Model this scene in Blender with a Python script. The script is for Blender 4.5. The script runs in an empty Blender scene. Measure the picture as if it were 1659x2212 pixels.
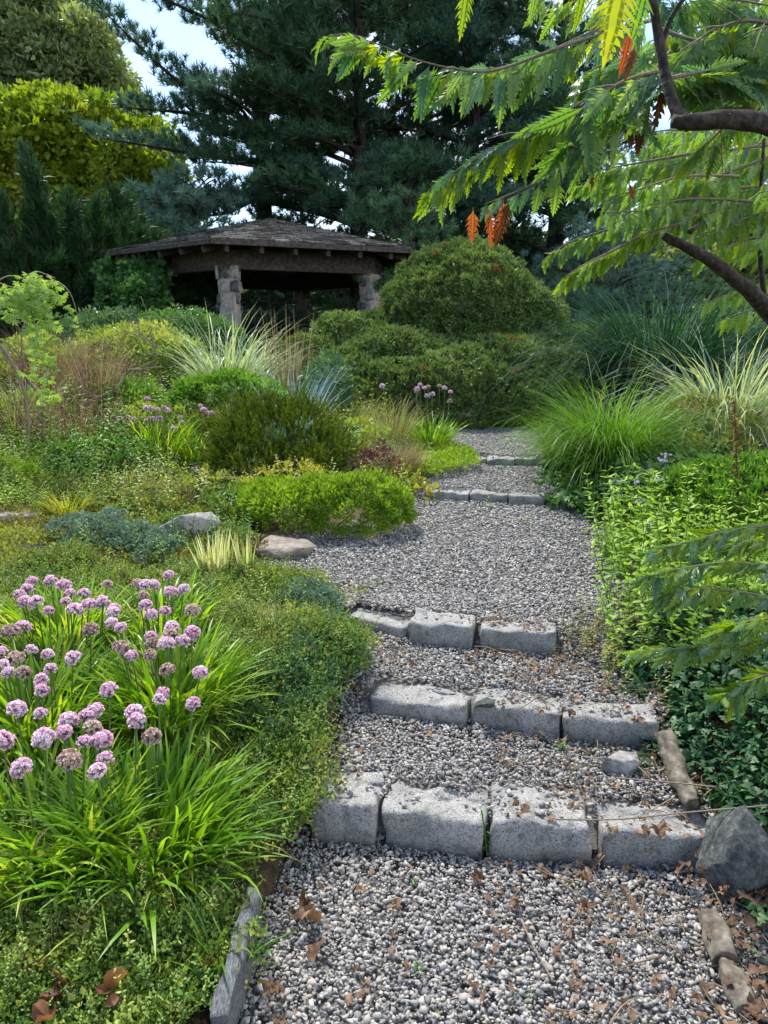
import bpy, bmesh, math, random
import numpy as np
from mathutils import Vector, Matrix, noise
random.seed(7); rng = np.random.default_rng(7)
sc = bpy.context.scene
COL = sc.collection
# ------------------------------------------------------------------ camera, world, sun
U0, V0, F = 829.5, 1106.0, 1664.0           # photograph measured on a 1659 x 2212 grid
PITCH = math.atan((1106 - 750) / F); CZ = 1.6
cam_d = bpy.data.cameras.new('camera'); cam = bpy.data.objects.new('camera', cam_d); COL.objects.link(cam)
cam.location = (0, 0, CZ); cam.rotation_euler = (math.pi / 2 - PITCH, 0, 0)
cam_d.sensor_fit = 'VERTICAL'; cam_d.sensor_height = 24; cam_d.lens = 24 * F / 2212
cam_d.clip_start = 0.05; cam_d.clip_end = 2000
sc.camera = cam
SUN_EL, SUN_AZ = math.radians(56), math.radians(-28)     # azimuth from +Y towards +X
w = bpy.data.worlds.new('World'); sc.world = w; w.use_nodes = True
nt = w.node_tree; nt.nodes.clear()
def N(nt, t, **k):
    n = nt.nodes.new(t)
    for a, b in k.items():
        if a in ('loc',): continue
        if a.startswith('i_'): n.inputs[a[2:].replace('_', ' ')].default_value = b
        else: setattr(n, a, b)
    return n
def ramp(nt, stops, fac=None, interp='LINEAR'):
    r = nt.nodes.new('ShaderNodeValToRGB'); e = r.color_ramp.elements; r.color_ramp.interpolation = interp
    while len(e) < len(stops): e.new(0.5)
    for i, (p, c) in enumerate(stops):
        e[i].position = p; e[i].color = (*c, 1) if len(c) == 3 else c
    if fac is not None: nt.links.new(fac, r.inputs[0])
    return r
L = nt.links.new
sky = N(nt, 'ShaderNodeTexSky', sky_type='NISHITA', sun_disc=False, sun_elevation=SUN_EL, sun_rotation=SUN_AZ, altitude=50, air_density=1.0, dust_density=0.5, ozone_density=1.5)
tc = N(nt, 'ShaderNodeTexCoord')
mp = N(nt, 'ShaderNodeMapping'); mp.inputs['Scale'].default_value = (1, 1, 2.3); mp.inputs['Location'].default_value = (0.35, 0.1, 0.2)
L(tc.outputs['Generated'], mp.inputs[0])
nz = N(nt, 'ShaderNodeTexNoise'); nz.inputs['Scale'].default_value = 2.1; nz.inputs['Detail'].default_value = 9; nz.inputs['Roughness'].default_value = 0.55
L(mp.outputs[0], nz.inputs['Vector'])
sx = N(nt, 'ShaderNodeSeparateXYZ'); L(tc.outputs['Generated'], sx.inputs[0])
mx = N(nt, 'ShaderNodeMath', operation='MULTIPLY_ADD'); mx.inputs[1].default_value = -0.25; L(sx.outputs['Z'], mx.inputs[0]); L(nz.outputs['Fac'], mx.inputs[2])
mx2 = N(nt, 'ShaderNodeMath', operation='MULTIPLY_ADD'); mx2.inputs[1].default_value = 0.38; L(sx.outputs['X'], mx2.inputs[0]); L(mx.outputs[0], mx2.inputs[2])
cr = ramp(nt, [(0.43, (0, 0, 0)), (0.63, (1, 1, 1))], mx2.outputs[0])
mixc = N(nt, 'ShaderNodeMixRGB'); L(cr.outputs[0], mixc.inputs[0]); L(sky.outputs[0], mixc.inputs[1]); mixc.inputs[2].default_value = (9.4, 9.8, 10.4, 1)
bg = N(nt, 'ShaderNodeBackground'); bg.inputs['Strength'].default_value = 0.12
L(mixc.outputs[0], bg.inputs[0]); wo = N(nt, 'ShaderNodeOutputWorld'); L(bg.outputs[0], wo.inputs[0])
sd = bpy.data.lights.new('sun', 'SUN'); sun = bpy.data.objects.new('sun', sd); COL.objects.link(sun)
sd.energy = 3.5; sd.angle = math.radians(8); sd.color = (1, 0.95, 0.86)
sdir = Vector((math.sin(SUN_AZ) * math.cos(SUN_EL), math.cos(SUN_AZ) * math.cos(SUN_EL), math.sin(SUN_EL)))
sun.rotation_euler = sdir.to_track_quat('Z', 'Y').to_euler(); sun.location = (0, 0, 30)
vs = sc.view_settings; vs.view_transform = 'Standard'; vs.look = 'None'; vs.gamma = 1; vs.exposure = 1.18; vs.use_curve_mapping = False
cy = sc.cycles; cy.max_bounces = 6; cy.diffuse_bounces = 3; cy.transmission_bounces = 3; cy.transparent_max_bounces = 4; cy.caustics_reflective = False; cy.caustics_refractive = False

# ------------------------------------------------------------------ geometry helpers
def at(u, v, y):
    a = (u - U0) / F; b = (V0 - v) / F
    t = y / (math.cos(PITCH) + b * math.sin(PITCH))
    return Vector((a * t, y, CZ + (-math.sin(PITCH) + b * math.cos(PITCH)) * t))
def onplane(u, v, z):
    a = (u - U0) / F; b = (V0 - v) / F
    t = (z - CZ) / (-math.sin(PITCH) + b * math.cos(PITCH))
    return Vector((a * t, (math.cos(PITCH) + b * math.sin(PITCH)) * t, z))
def sm(a, b, x): t = np.clip((x - a) / (b - a), 0, 1); return t * t * (3 - 2 * t)
HY = [-50, 0, 1.2, 2.19, 2.67, 3.25, 5.8, 7.05, 9, 12, 16, 21, 40, 300]
HZ = [-.6, -.05, -.01, .06, .19, .31, .44, .56, .68, .92, 1.18, 1.28, 1.6, 1.6]
def H(x, y):
    x = np.asarray(x, float); y = np.asarray(y, float)
    h = np.interp(y, HY, HZ)
    h = h + .22 * sm(-1.2, -3.2, x) * sm(3.5, 6, y) * (1 - sm(10, 14, y))
    h = h + .03 * np.sin(x * 2.1 + 1) * np.cos(y * 1.7) * sm(.1, 1, np.abs(x - .4) - .7)
    return h
def ground(u, v, off=0.0):
    z = 0.3
    for _ in range(30):
        p = onplane(u, v, z + off) if (V0 - v) / F * math.cos(PITCH) < math.sin(PITCH) else at(u, v, 12)
        z += 0.6 * (float(H(p.x, p.y)) - z)
    p.z = float(H(p.x, p.y)); return p
# step lines: y as a function of x, from two points of each riser's foot
def line(a, b, z):
    p = onplane(*a, z); q = onplane(*b, z); k = (q.y - p.y) / (q.x - p.x)
    return p.y - k * p.x, k
STEPS = [line((740, 1822), (1420, 1872), 0.0), line((820, 1548), (1400, 1612), .16), line((760, 1360), (1180, 1412), .27),
         line((940, 1075), (1160, 1090), .43), line((1010, 1000), (1150, 1006), .53)]
PZ = [(0.0, .0, 0), (.124, .055, 2.19), (.247, .035, 2.67), (.347, .033, 3.25), (.5, .024, 5.81), (.595, .05, 7.05)]
SX = [(onplane(a, v, z).x, onplane(b, v2, z).x) for a, v, b, v2, z in ((668, 1811, 1542, 1880, 0), (799, 1543, 1418, 1616, .155), (746, 1358, 1201, 1415, .265), (916, 1080, 1176, 1092, .43), (1000, 1001, 1158, 1007, .53))]
def path_z(x, y):
    x = np.asarray(x, float); y = np.asarray(y, float)
    z = np.zeros_like(y) + PZ[0][0]
    for i, (a, k) in enumerate(STEPS):
        yl = a + k * x + .07
        b, s, y0 = PZ[i + 1]; xl, xr = SX[i]
        wd = .01 + .5 * sm(0, .12, np.maximum(xl - x, x - xr)); t = np.clip((y - yl + wd * .5) / wd, 0, 1); t = t * t * (3 - 2 * t)
        z = z * (1 - t) + t * (b + s * (y - y0))
    return z
PLY = [0.6, 1.6, 2.19, 2.45, 2.6, 3.2, 3.5, 4.0, 4.5, 4.9, 5.3, 5.8, 7.0, 7.6, 8.7, 9.3]
PLX = [-.5, -.42, -.33, -.25, -.2, -.2, -.3, -.62, -.78, -.55, .0, .2, .35, .3, .5, .9]
PRY = [0.6, 2.19, 2.7, 3.3, 3.6, 4, 5.6, 6, 7, 8, 8.8, 9.3]
PRX = [1.0, 1.2, 1.12, 1.0, 1.2, 1.35, 1.45, 1.45, 1.6, 1.95, 2.9, 3.6]
def in_path(x, y, m=0.0):
    return (y > .6) & (y < 9.15 + .04 * x) & (x > np.interp(y, PLY, PLX) - m) & (x < np.interp(y, PRY, PRX) + m)

def tag(o, label=None, cat=None, group=None, kind=None):
    if label: o['label'] = label
    if cat: o['category'] = cat
    if group: o['group'] = group
    if kind: o['kind'] = kind
    return o
def empty(name, loc=(0, 0, 0), **k):
    o = bpy.data.objects.new(name, None); COL.objects.link(o); o.location = loc; o.empty_display_size = .1
    return tag(o, **k)
def link(name, me, parent=None, loc=None, rot=None, scale=None, **k):
    o = bpy.data.objects.new(name, me); COL.objects.link(o)
    if parent is not None:
        o.parent = parent
    if loc is not None: o.location = loc
    if rot is not None: o.rotation_euler = rot
    if scale is not None: o.scale = scale
    return tag(o, **k)
def mesh(name, V, T, mat=None, lv=None, smooth=False):
    """V (n,3); T list of polygon arrays (m,k) ; lv per vertex"""
    me = bpy.data.meshes.new(name)
    V = np.asarray(V, np.float32).reshape(-1, 3)
    if not isinstance(T, list): T = [T]
    T = [np.asarray(t, np.int32) for t in T if len(t)]
    me.vertices.add(len(V)); me.vertices.foreach_set('co', V.ravel())
    flat = np.concatenate([t.ravel() for t in T]); cnt = np.concatenate([np.full(len(t), t.shape[1], np.int32) for t in T])
    me.loops.add(len(flat)); me.loops.foreach_set('vertex_index', flat)
    me.polygons.add(len(cnt)); st = np.zeros(len(cnt), np.int32); st[1:] = np.cumsum(cnt)[:-1]
    me.polygons.foreach_set('loop_start', st); me.polygons.foreach_set('loop_total', cnt)
    if smooth: me.polygons.foreach_set('use_smooth', np.ones(len(cnt), bool))
    if lv is not None:
        a = me.attributes.new('lv', 'FLOAT', 'POINT'); a.data.foreach_set('value', np.asarray(lv, np.float32))
    me.update(calc_edges=True)
    if mat: me.materials.append(mat)
    return me
def merge(parts):
    """parts: list of (V, T, lv) -> one"""
    Vs, Ts, ls = [], {}, []; n = 0
    for V, T, l in parts:
        for t in (T if isinstance(T, list) else [T]):
            if len(t): Ts.setdefault(np.asarray(t).shape[1], []).append(np.asarray(t) + n)
        Vs.append(V); ls.append(l if l is not None else np.zeros(len(V))); n += len(V)
    return np.concatenate(Vs), [np.concatenate(t) for t in Ts.values()], np.concatenate(ls)
def frames(Z, spin=None):
    Z = np.asarray(Z, float); Z = Z / (np.linalg.norm(Z, axis=1, keepdims=True) + 1e-9)
    n = len(Z); spin = rng.uniform(0, 2 * np.pi, n) if spin is None else spin
    ref = np.where(np.abs(Z[:, 2:3]) > .9, np.array([[1., 0, 0]]), np.array([[0, 0, 1.]]))
    X = np.cross(ref, Z); X /= np.linalg.norm(X, axis=1, keepdims=True); Y = np.cross(Z, X)
    c, s = np.cos(spin)[:, None], np.sin(spin)[:, None]
    X2 = X * c + Y * s; Y2 = -X * s + Y * c
    return np.stack([X2, Y2, Z], axis=2)
def inst(protos, pos, R, S, rnd=None):
    """realise copies of proto meshes into one (V, T, lv)"""
    pos = np.asarray(pos, float); n = len(pos); S = np.broadcast_to(np.asarray(S, float), (n,))
    rnd = rng.random(n) if rnd is None else rnd
    pick = rng.integers(0, len(protos), n); out = []
    for k, (pv, pt, pl) in enumerate(protos):
        I = np.nonzero(pick == k)[0]
        if not len(I): continue
        V = np.einsum('nij,mj->nmi', R[I], pv) * S[I][:, None, None] + pos[I][:, None, :]
        T = [(t[None] + (np.arange(len(I)) * len(pv))[:, None, None]).reshape(-1, t.shape[1]) for t in (pt if isinstance(pt, list) else [pt])]
        l = np.clip(pl[None] * .5 + rnd[I][:, None] * .5, 0, 1).ravel()
        out.append((V.reshape(-1, 3), T, l))
    return merge(out)
def rdir(n, up=0.0, zmin=None):
    d = rng.normal(size=(n, 3)); d /= np.linalg.norm(d, axis=1, keepdims=True)
    if zmin is not None: d[:, 2] = np.where(d[:, 2] < zmin, -d[:, 2], d[:, 2])
    d[:, 2] += up
    return d / np.linalg.norm(d, axis=1, keepdims=True)
# --- proto foliage
def p_leaves(n, Ln, W, rad, up=.3, hemi=True, fold=.25):
    """cluster of n folded diamond leaves"""
    base = rdir(n, 0, -.2 if hemi else None) * rad * rng.random((n, 1)) ** .4
    d = base / (rad + 1e-6) + rdir(n) * .7; d[:, 2] += up
    R = frames(d); s = rng.uniform(.7, 1.25, n)
    # leaf along local z, width x, normal y
    pv = np.array([[0, 0, 0], [W / 2, W * fold, Ln * .42], [0, -W * .1, Ln], [-W / 2, W * fold, Ln * .42], [0, 0, Ln * .45]])
    V = np.einsum('nij,mj->nmi', R, pv) * s[:, None, None] + base[:, None]
    t = np.array([[0, 1, 4], [1, 2, 4], [2, 3, 4], [3, 0, 4]]) if n <= 14 else np.array([[0, 1, 2], [0, 2, 3]])
    if n > 14: V = V[:, :4]
    m = V.shape[1]
    T = (t[None] + (np.arange(n) * m)[:, None, None]).reshape(-1, 3)
    return V.reshape(-1, 3), T, np.repeat(rng.random(n), m)
def p_needles(n, Ln, W, stem=0.0, spread=1.0):
    """brush of needles round local z"""
    a = rng.uniform(0, 2 * np.pi, n); th = rng.uniform(.15, spread, n)
    d = np.stack([np.sin(th) * np.cos(a), np.sin(th) * np.sin(a), np.cos(th)], 1)
    b = np.zeros((n, 3)); b[:, 2] = rng.uniform(0, stem, n)
    R = frames(d); s = rng.uniform(.7, 1.15, n)
    pv = np.array([[-W / 2, 0, 0], [W / 2, 0, 0], [0, 0, Ln]])
    V = np.einsum('nij,mj->nmi', R, pv) * s[:, None, None] + b[:, None]
    T = np.arange(n * 3).reshape(n, 3)
    return V.reshape(-1, 3), T, np.repeat(rng.random(n) * .8 + .1, 3)
def p_sprig(nl, Ln, W, h, lean=.7, blade=True):
    """upright stem with opposite pointed leaves; local z up"""
    parts = []
    bend = rng.uniform(-.15, .15, 2)
    def c(t): return np.array([bend[0] * h * t * t, bend[1] * h * t * t, h * t])
    r = .0028 if h > .15 else .0012
    st = [c(t) for t in (0, .5, 1)]
    V = []; 
    for q in st:
        for k in range(3): V.append(q + r * np.array([math.cos(k * 2.1), math.sin(k * 2.1), 0]))
    T = []
    for j in range(2):
        for k in range(3): T.append([j * 3 + k, j * 3 + (k + 1) % 3, j * 3 + 3 + (k + 1) % 3, j * 3 + 3 + k])
    parts.append((np.array(V), np.array(T), np.full(len(V), .2)))
    for i in range(nl):
        t = .12 + .88 * i / max(1, nl - 1) if nl > 1 else 1
        for sgn in (0, math.pi):
            az = i * 1.57 + sgn + rng.uniform(-.3, .3); el = lean * (1 - .5 * t) + rng.uniform(-.2, .25)
            s = (1.1 - .55 * t) * rng.uniform(.8, 1.15)
            ax = np.array([math.cos(az) * math.cos(.9 - el), math.sin(az) * math.cos(.9 - el), math.sin(.9 - el)])
            side = np.array([-math.sin(az), math.cos(az), 0]); nrm = np.cross(ax, side)
            def P(l, w_, n_): return c(t) + s * (ax * l * Ln + side * w_ * W + nrm * n_ * W + np.array([0, 0, -1]) * (l ** 2) * Ln * .28)
            V = np.array([P(0, 0, 0), P(.3, .42, -.14), P(.3, 0, .0), P(.3, -.42, -.14), P(.65, .3, -.1), P(.65, 0, 0), P(.65, -.3, -.1), P(1, 0, 0)])
            T3 = np.array([[0, 1, 2], [0, 2, 3], [4, 7, 5], [5, 7, 6]]); T4 = np.array([[1, 4, 5, 2], [2, 5, 6, 3]])
            parts.append((V, [T3, T4], np.full(8, rng.random() * .6 + .4 * t)))
    return merge(parts)
def outline_leaf(pts, fold=.12, curl=.25, lvj=.0):
    """flat leaf from half outline [(along, half width)], along local z, folded on the midrib, drooping; normal ~ y"""
    V = []; n = len(pts); Lm = pts[-1][0]
    for (a, h) in pts:
        t = a / Lm; yb = -curl * Lm * t * t
        V += [(h, yb + fold * h, a), (0, yb, a if h == 0 else min(a, Lm) * .985), (-h, yb + fold * h, a)]
    T = []
    for i in range(n - 1):
        a = i * 3; b = a + 3
        T += [(a, b, b + 1, a + 1), (a + 1, b + 1, b + 2, a + 2)]
    return np.array(V, float), np.array(T), np.full(len(V), .5)
def cut_leaf(Ln, W, lobes=5, curl=.25, seed=0):
    """pinnately lobed, toothed leaf of a cut-leaved tree: lobes sweep forward"""
    r = random.Random(seed)
    core = lambda t: W * (.02 + .135 * math.sin(math.pi * min(1, max(0, (t - .08) / .94)) ** .75)) if t > .08 else W * .018
    pts = [(0, W * .018), (.09 * Ln, W * .018)] + [(Ln * t, core(t)) for t in (.16, .26, .36, .46, .56, .66, .76, .86, .93)] + [(Ln, .0004)]
    V, T, l = outline_leaf(pts, .22, curl); parts = [(V, T, l)]
    for sg in (-1, 1):
        for i in range(9):
            t0 = .13 + .085 * i + (.02 if sg > 0 else 0)
            ln_ = (.62, .34, .62, .30, .44, .20, .24, .12, .08)[i] * r.uniform(.85, 1.15) * (1.15 if i < lobes - 3 else 1); dt = .085
            w_ = core(t0) + W * ln_ * .62; at_ = t0 + dt * .5 + ln_ * .36
            q = []
            for (a_, h) in ((t0, core(t0) * .5), (t0 + dt * .9, core(t0 + dt) * .5), ((t0 + dt * .7 + at_) / 2 + .018, (core(t0) + w_) / 2 + W * .01), (at_, w_), ((t0 + at_) / 2, (core(t0) + w_) / 2 + W * .02)):
                yb = -curl * Ln * a_ * a_; q.append((sg * h, yb + .22 * h + .004 * Ln, a_ * Ln))
            q = np.array(q); tri = np.array([[0, 1, 2], [0, 2, 4], [2, 3, 4]]); parts.append((q, tri if sg > 0 else tri[:, ::-1], np.full(5, .6)))
    return merge(parts)
def tube(P, Rr, k=6, closed=True, wob=0.0):
    P = np.asarray(P, float); n = len(P); Rr = np.broadcast_to(np.asarray(Rr, float), (n,))
    T = np.gradient(P, axis=0); T /= np.linalg.norm(T, axis=1, keepdims=True) + 1e-9
    ref = np.array([0, 0, 1.]) if abs(T[:, 2]).mean() < .8 else np.array([1., 0, 0])
    A = np.cross(T, ref); A /= np.linalg.norm(A, axis=1, keepdims=True) + 1e-9; B = np.cross(T, A)
    ang = np.arange(k) / k * 2 * np.pi
    rad = Rr[:, None] * (1 + (rng.uniform(-wob, wob, (n, k)) if wob else 0))
    V = P[:, None] + rad[..., None] * (A[:, None] * np.cos(ang)[None, :, None] + B[:, None] * np.sin(ang)[None, :, None])
    V = V.reshape(-1, 3); i = np.arange(n - 1)[:, None] * k; j = np.arange(k)[None]
    Q = np.stack([i + j, i + (j + 1) % k, i + k + (j + 1) % k, i + k + j], -1).reshape(-1, 4)
    caps = []
    if closed:
        V = np.concatenate([V, P[:1], P[-1:]]); c0, c1 = len(V) - 2, len(V) - 1
        caps = [[c0, (q + 1) % k, q] for q in range(k)] + [[c1, (n - 1) * k + q, (n - 1) * k + (q + 1) % k] for q in range(k)]
    return V, [Q, np.array(caps)] if caps else [Q], np.full(len(V), .5)
def smooth_line(P, n):
    P = np.asarray(P, float); t = np.linspace(0, 1, len(P)); s = np.linspace(0, 1, n)
    out = np.stack([np.interp(s, t, P[:, i]) for i in range(3)], 1)
    for _ in range(max(1, n // len(P))):
        out[1:-1] = (out[:-2] + 2 * out[1:-1] + out[2:]) / 4
    return out
def blades(n, bx, by, h, spread, width, droop, seg=6, rad=.1, k_h=.35, bias=None, zf=None, taper=1.0, az0=None):
    """n arching grass blades from a crown of radius rad at (bx,by); returns V,T,lv"""
    az = rng.uniform(0, 2 * np.pi, n) if az0 is None else az0 + rng.normal(0, .5, n)
    r0 = rad * np.sqrt(rng.random(n)); a0 = az + rng.normal(0, .6, n)
    X = bx + r0 * np.cos(a0); Y = by + r0 * np.sin(a0)
    Z = (H(X, Y) if zf is None else np.full(n, zf)) - .01
    Ln = h * rng.uniform(1 - k_h, 1 + k_h * .5, n); th = np.abs(rng.normal(0, spread * .6, n)) + spread * .1; dr = droop * rng.uniform(.5, 1.4, n)
    P = np.zeros((n, seg + 1, 3)); P[:, 0] = np.stack([X, Y, Z], 1); tw = rng.normal(0, .25, n)
    for s in range(seg):
        t = (s + .5) / seg; ang = th + dr * t ** 1.5; ang = np.minimum(ang, 2.7); aa = az + tw * t
        st = Ln / seg
        P[:, s + 1] = P[:, s] + np.stack([np.sin(ang) * np.cos(aa), np.sin(ang) * np.sin(aa), np.cos(ang)], 1) * st[:, None]
    sd_ = az + np.pi / 2 + rng.normal(0, .7, n); side = np.stack([np.cos(sd_), np.sin(sd_), np.zeros(n)], 1)
    tt = np.linspace(0, 1, seg + 1); wd = width * np.minimum(1, (.5 + tt * 2)) * (1 - tt ** (2.2 * taper)) * .5
    wd = wd[None, :] * rng.uniform(.7, 1.2, n)[:, None]
    A = P - side[:, None] * wd[..., None]; B = P + side[:, None] * wd[..., None]
    V = np.stack([A, B], 2).reshape(n, -1, 3); m = 2 * (seg + 1)
    q = np.array([[2 * s, 2 * s + 1, 2 * s + 3, 2 * s + 2] for s in range(seg)])
    T = (q[None] + (np.arange(n) * m)[:, None, None]).reshape(-1, 4)
    return V.reshape(-1, 3), [T], np.repeat(rng.random(n), m)

# ------------------------------------------------------------------ materials
def newmat(name):
    m = bpy.data.materials.new(name); m.use_nodes = True; n = m.node_tree; n.nodes.clear()
    return m, n, n.nodes.new('ShaderNodeOutputMaterial')
def leafmat(name, cols, trans=.4, rough=.5, nscale=1.5, spec=.3, tint=(1.25, 1.15, .5), wn=.3, wr=.25, streak=None):
    """cols: dark..light leaf colours; mixes the leaf's own value, the copy's random value and a patchy noise"""
    m, n, out = newmat(name); Lk = n.links.new
    at_ = N(n, 'ShaderNodeAttribute', attribute_name='lv'); oi = N(n, 'ShaderNodeObjectInfo'); g = N(n, 'ShaderNodeNewGeometry')
    nz = N(n, 'ShaderNodeTexNoise'); nz.inputs['Scale'].default_value = nscale; nz.inputs['Detail'].default_value = 3; Lk(g.outputs['Position'], nz.inputs['Vector'])
    a = N(n, 'ShaderNodeMath', operation='MULTIPLY'); a.inputs[1].default_value = 1 - wn - wr; Lk(at_.outputs['Fac'], a.inputs[0])
    b = N(n, 'ShaderNodeMath', operation='MULTIPLY_ADD'); b.inputs[1].default_value = wr; Lk(oi.outputs['Random'], b.inputs[0]); Lk(a.outputs[0], b.inputs[2])
    mr = N(n, 'ShaderNodeMapRange'); mr.inputs[1].default_value = .3; mr.inputs[2].default_value = .7; mr.inputs[3].default_value = 0; mr.inputs[4].default_value = wn; Lk(nz.outputs['Fac'], mr.inputs[0])
    c = N(n, 'ShaderNodeMath', operation='ADD'); Lk(b.outputs[0], c.inputs[0]); Lk(mr.outputs[0], c.inputs[1])
    k = len(cols)
    r = ramp(n, [(.12 + .76 * i / (k - 1), col) for i, col in enumerate(cols)], c.outputs[0])
    bs = N(n, 'ShaderNodeBsdfPrincipled'); bs.inputs['Roughness'].default_value = rough; bs.inputs['Specular IOR Level'].default_value = spec
    Lk(r.outputs[0], bs.inputs['Base Color'])
    tr = N(n, 'ShaderNodeBsdfTranslucent'); mm = N(n, 'ShaderNodeMixRGB', blend_type='MULTIPLY'); mm.inputs[0].default_value = 1; mm.inputs[2].default_value = (*tint, 1)
    Lk(r.outputs[0], mm.inputs[1]); Lk(mm.outputs[0], tr.inputs[0])
    ms = N(n, 'ShaderNodeMixShader'); ms.inputs[0].default_value = trans; Lk(bs.outputs[0], ms.inputs[1]); Lk(tr.outputs[0], ms.inputs[2]); Lk(ms.outputs[0], out.inputs[0])
    return m
def stonemat(name, cols, scale=60, bump=.3, rough=.85, big=3, per_obj=0.0, speck=None, coord='Object', bd=.01):
    m, n, out = newmat(name); Lk = n.links.new
    tc = N(n, 'ShaderNodeTexCoord'); src = tc.outputs['Object']
    if coord == 'World': src = N(n, 'ShaderNodeNewGeometry').outputs['Position']
    a = N(n, 'ShaderNodeTexNoise'); a.inputs['Scale'].default_value = scale; a.inputs['Detail'].default_value = 6; a.inputs['Roughness'].default_value = .7; Lk(src, a.inputs['Vector'])
    b = N(n, 'ShaderNodeTexNoise'); b.inputs['Scale'].default_value = big; b.inputs['Detail'].default_value = 4; Lk(src, b.inputs['Vector'])
    oi = N(n, 'ShaderNodeObjectInfo')
    s1 = N(n, 'ShaderNodeMath', operation='MULTIPLY_ADD'); s1.inputs[1].default_value = .45; Lk(b.outputs['Fac'], s1.inputs[0])
    s0 = N(n, 'ShaderNodeMath', operation='MULTIPLY_ADD'); s0.inputs[1].default_value = per_obj; s0.inputs[2].default_value = -per_obj / 2 - .225; Lk(oi.outputs['Random'], s0.inputs[0]); Lk(s0.outputs[0], s1.inputs[2])
    s2 = N(n, 'ShaderNodeMath', operation='ADD'); Lk(a.outputs['Fac'], s2.inputs[0]); Lk(s1.outputs[0], s2.inputs[1])
    k = len(cols); lo, hi = (.3, .7) if per_obj < .5 else (.1, .9)
    r = ramp(n, [(lo + (hi - lo) * i / (k - 1), c) for i, c in enumerate(cols)], s2.outputs[0])
    colr = r.outputs[0]
    if speck:
        v = N(n, 'ShaderNodeTexVoronoi'); v.inputs['Scale'].default_value = scale * 2.2; Lk(src, v.inputs['Vector'])
        sp = N(n, 'ShaderNodeSeparateColor'); Lk(v.outputs['Color'], sp.inputs[0])
        rr = ramp(n, [(.08, (1, 1, 1)), (.14, (0, 0, 0))], sp.outputs[0]); mm = N(n, 'ShaderNodeMixRGB'); Lk(rr.outputs[0], mm.inputs[0]); Lk(colr, mm.inputs[1]); mm.inputs[2].default_value = (*speck, 1); colr = mm.outputs[0]
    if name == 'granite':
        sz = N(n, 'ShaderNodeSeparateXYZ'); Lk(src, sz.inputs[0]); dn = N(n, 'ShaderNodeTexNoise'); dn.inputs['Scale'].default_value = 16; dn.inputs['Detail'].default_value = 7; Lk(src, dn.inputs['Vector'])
        ds = N(n, 'ShaderNodeMath', operation='MULTIPLY_ADD'); ds.inputs[1].default_value = -5.0; Lk(sz.outputs['Z'], ds.inputs[0]); Lk(dn.outputs['Fac'], ds.inputs[2])  # darkens downwards: shade of the block fronts put into the colour, plus soil splash
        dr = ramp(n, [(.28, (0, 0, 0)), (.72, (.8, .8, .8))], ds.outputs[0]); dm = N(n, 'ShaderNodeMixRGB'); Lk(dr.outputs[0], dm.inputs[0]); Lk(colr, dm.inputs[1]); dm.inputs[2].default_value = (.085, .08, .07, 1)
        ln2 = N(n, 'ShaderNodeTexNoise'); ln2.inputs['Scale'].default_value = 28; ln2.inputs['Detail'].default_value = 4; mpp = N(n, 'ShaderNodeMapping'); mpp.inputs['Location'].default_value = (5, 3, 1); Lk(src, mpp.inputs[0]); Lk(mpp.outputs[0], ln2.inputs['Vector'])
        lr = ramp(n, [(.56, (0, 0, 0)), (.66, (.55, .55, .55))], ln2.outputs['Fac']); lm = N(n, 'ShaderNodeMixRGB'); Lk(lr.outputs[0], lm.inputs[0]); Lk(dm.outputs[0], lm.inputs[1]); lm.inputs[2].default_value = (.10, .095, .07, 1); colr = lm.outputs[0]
    bs = N(n, 'ShaderNodeBsdfPrincipled'); bs.inputs['Roughness'].default_value = rough; bs.inputs['Specular IOR Level'].default_value = .3; Lk(colr, bs.inputs['Base Color'])
    bp = N(n, 'ShaderNodeBump'); bp.inputs['Strength'].default_value = bump; bp.inputs['Distance'].default_value = bd; Lk(a.outputs['Fac'], bp.inputs['Height']); Lk(bp.outputs[0], bs.inputs['Normal'])
    Lk(bs.outputs[0], out.inputs[0]); return m
def woodmat(name, cols, scale=(3, 3, 40), bump=.5, rough=.85, wave=18):
    m, n, out = newmat(name); Lk = n.links.new
    tc = N(n, 'ShaderNodeTexCoord'); mp = N(n, 'ShaderNodeMapping'); mp.inputs['Scale'].default_value = scale; Lk(tc.outputs['Object'], mp.inputs[0])
    a = N(n, 'ShaderNodeTexNoise'); a.inputs['Scale'].default_value = wave; a.inputs['Detail'].default_value = 6; Lk(mp.outputs[0], a.inputs['Vector'])
    k = len(cols); r = ramp(n, [(.3 + .4 * i / (k - 1), c) for i, c in enumerate(cols)], a.outputs['Fac'])
    bs = N(n, 'ShaderNodeBsdfPrincipled'); bs.inputs['Roughness'].default_value = rough; bs.inputs['Specular IOR Level'].default_value = .25; Lk(r.outputs[0], bs.inputs['Base Color'])
    bp = N(n, 'ShaderNodeBump'); bp.inputs['Strength'].default_value = bump; bp.inputs['Distance'].default_value = .01; Lk(a.outputs['Fac'], bp.inputs['Height']); Lk(bp.outputs[0], bs.inputs['Normal'])
    Lk(bs.outputs[0], out.inputs[0]); return m
def flat(name, c, rough=.6):
    m, n, out = newmat(name); bs = N(n, 'ShaderNodeBsdfPrincipled'); bs.inputs['Base Color'].default_value = (*c, 1); bs.inputs['Roughness'].default_value = rough; n.links.new(bs.outputs[0], out.inputs[0]); return m
M = {}
M['soil'] = stonemat('soil', [(.02, .014, .008), (.05, .035, .02), (.1, .07, .035)], 30, .6, .95, 1.2, coord='World', bd=.03)
M['pathbase'] = stonemat('path_base', [(.10, .095, .088), (.18, .173, .16), (.25, .24, .22)], 90, .8, .95, 2, coord='World')
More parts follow.
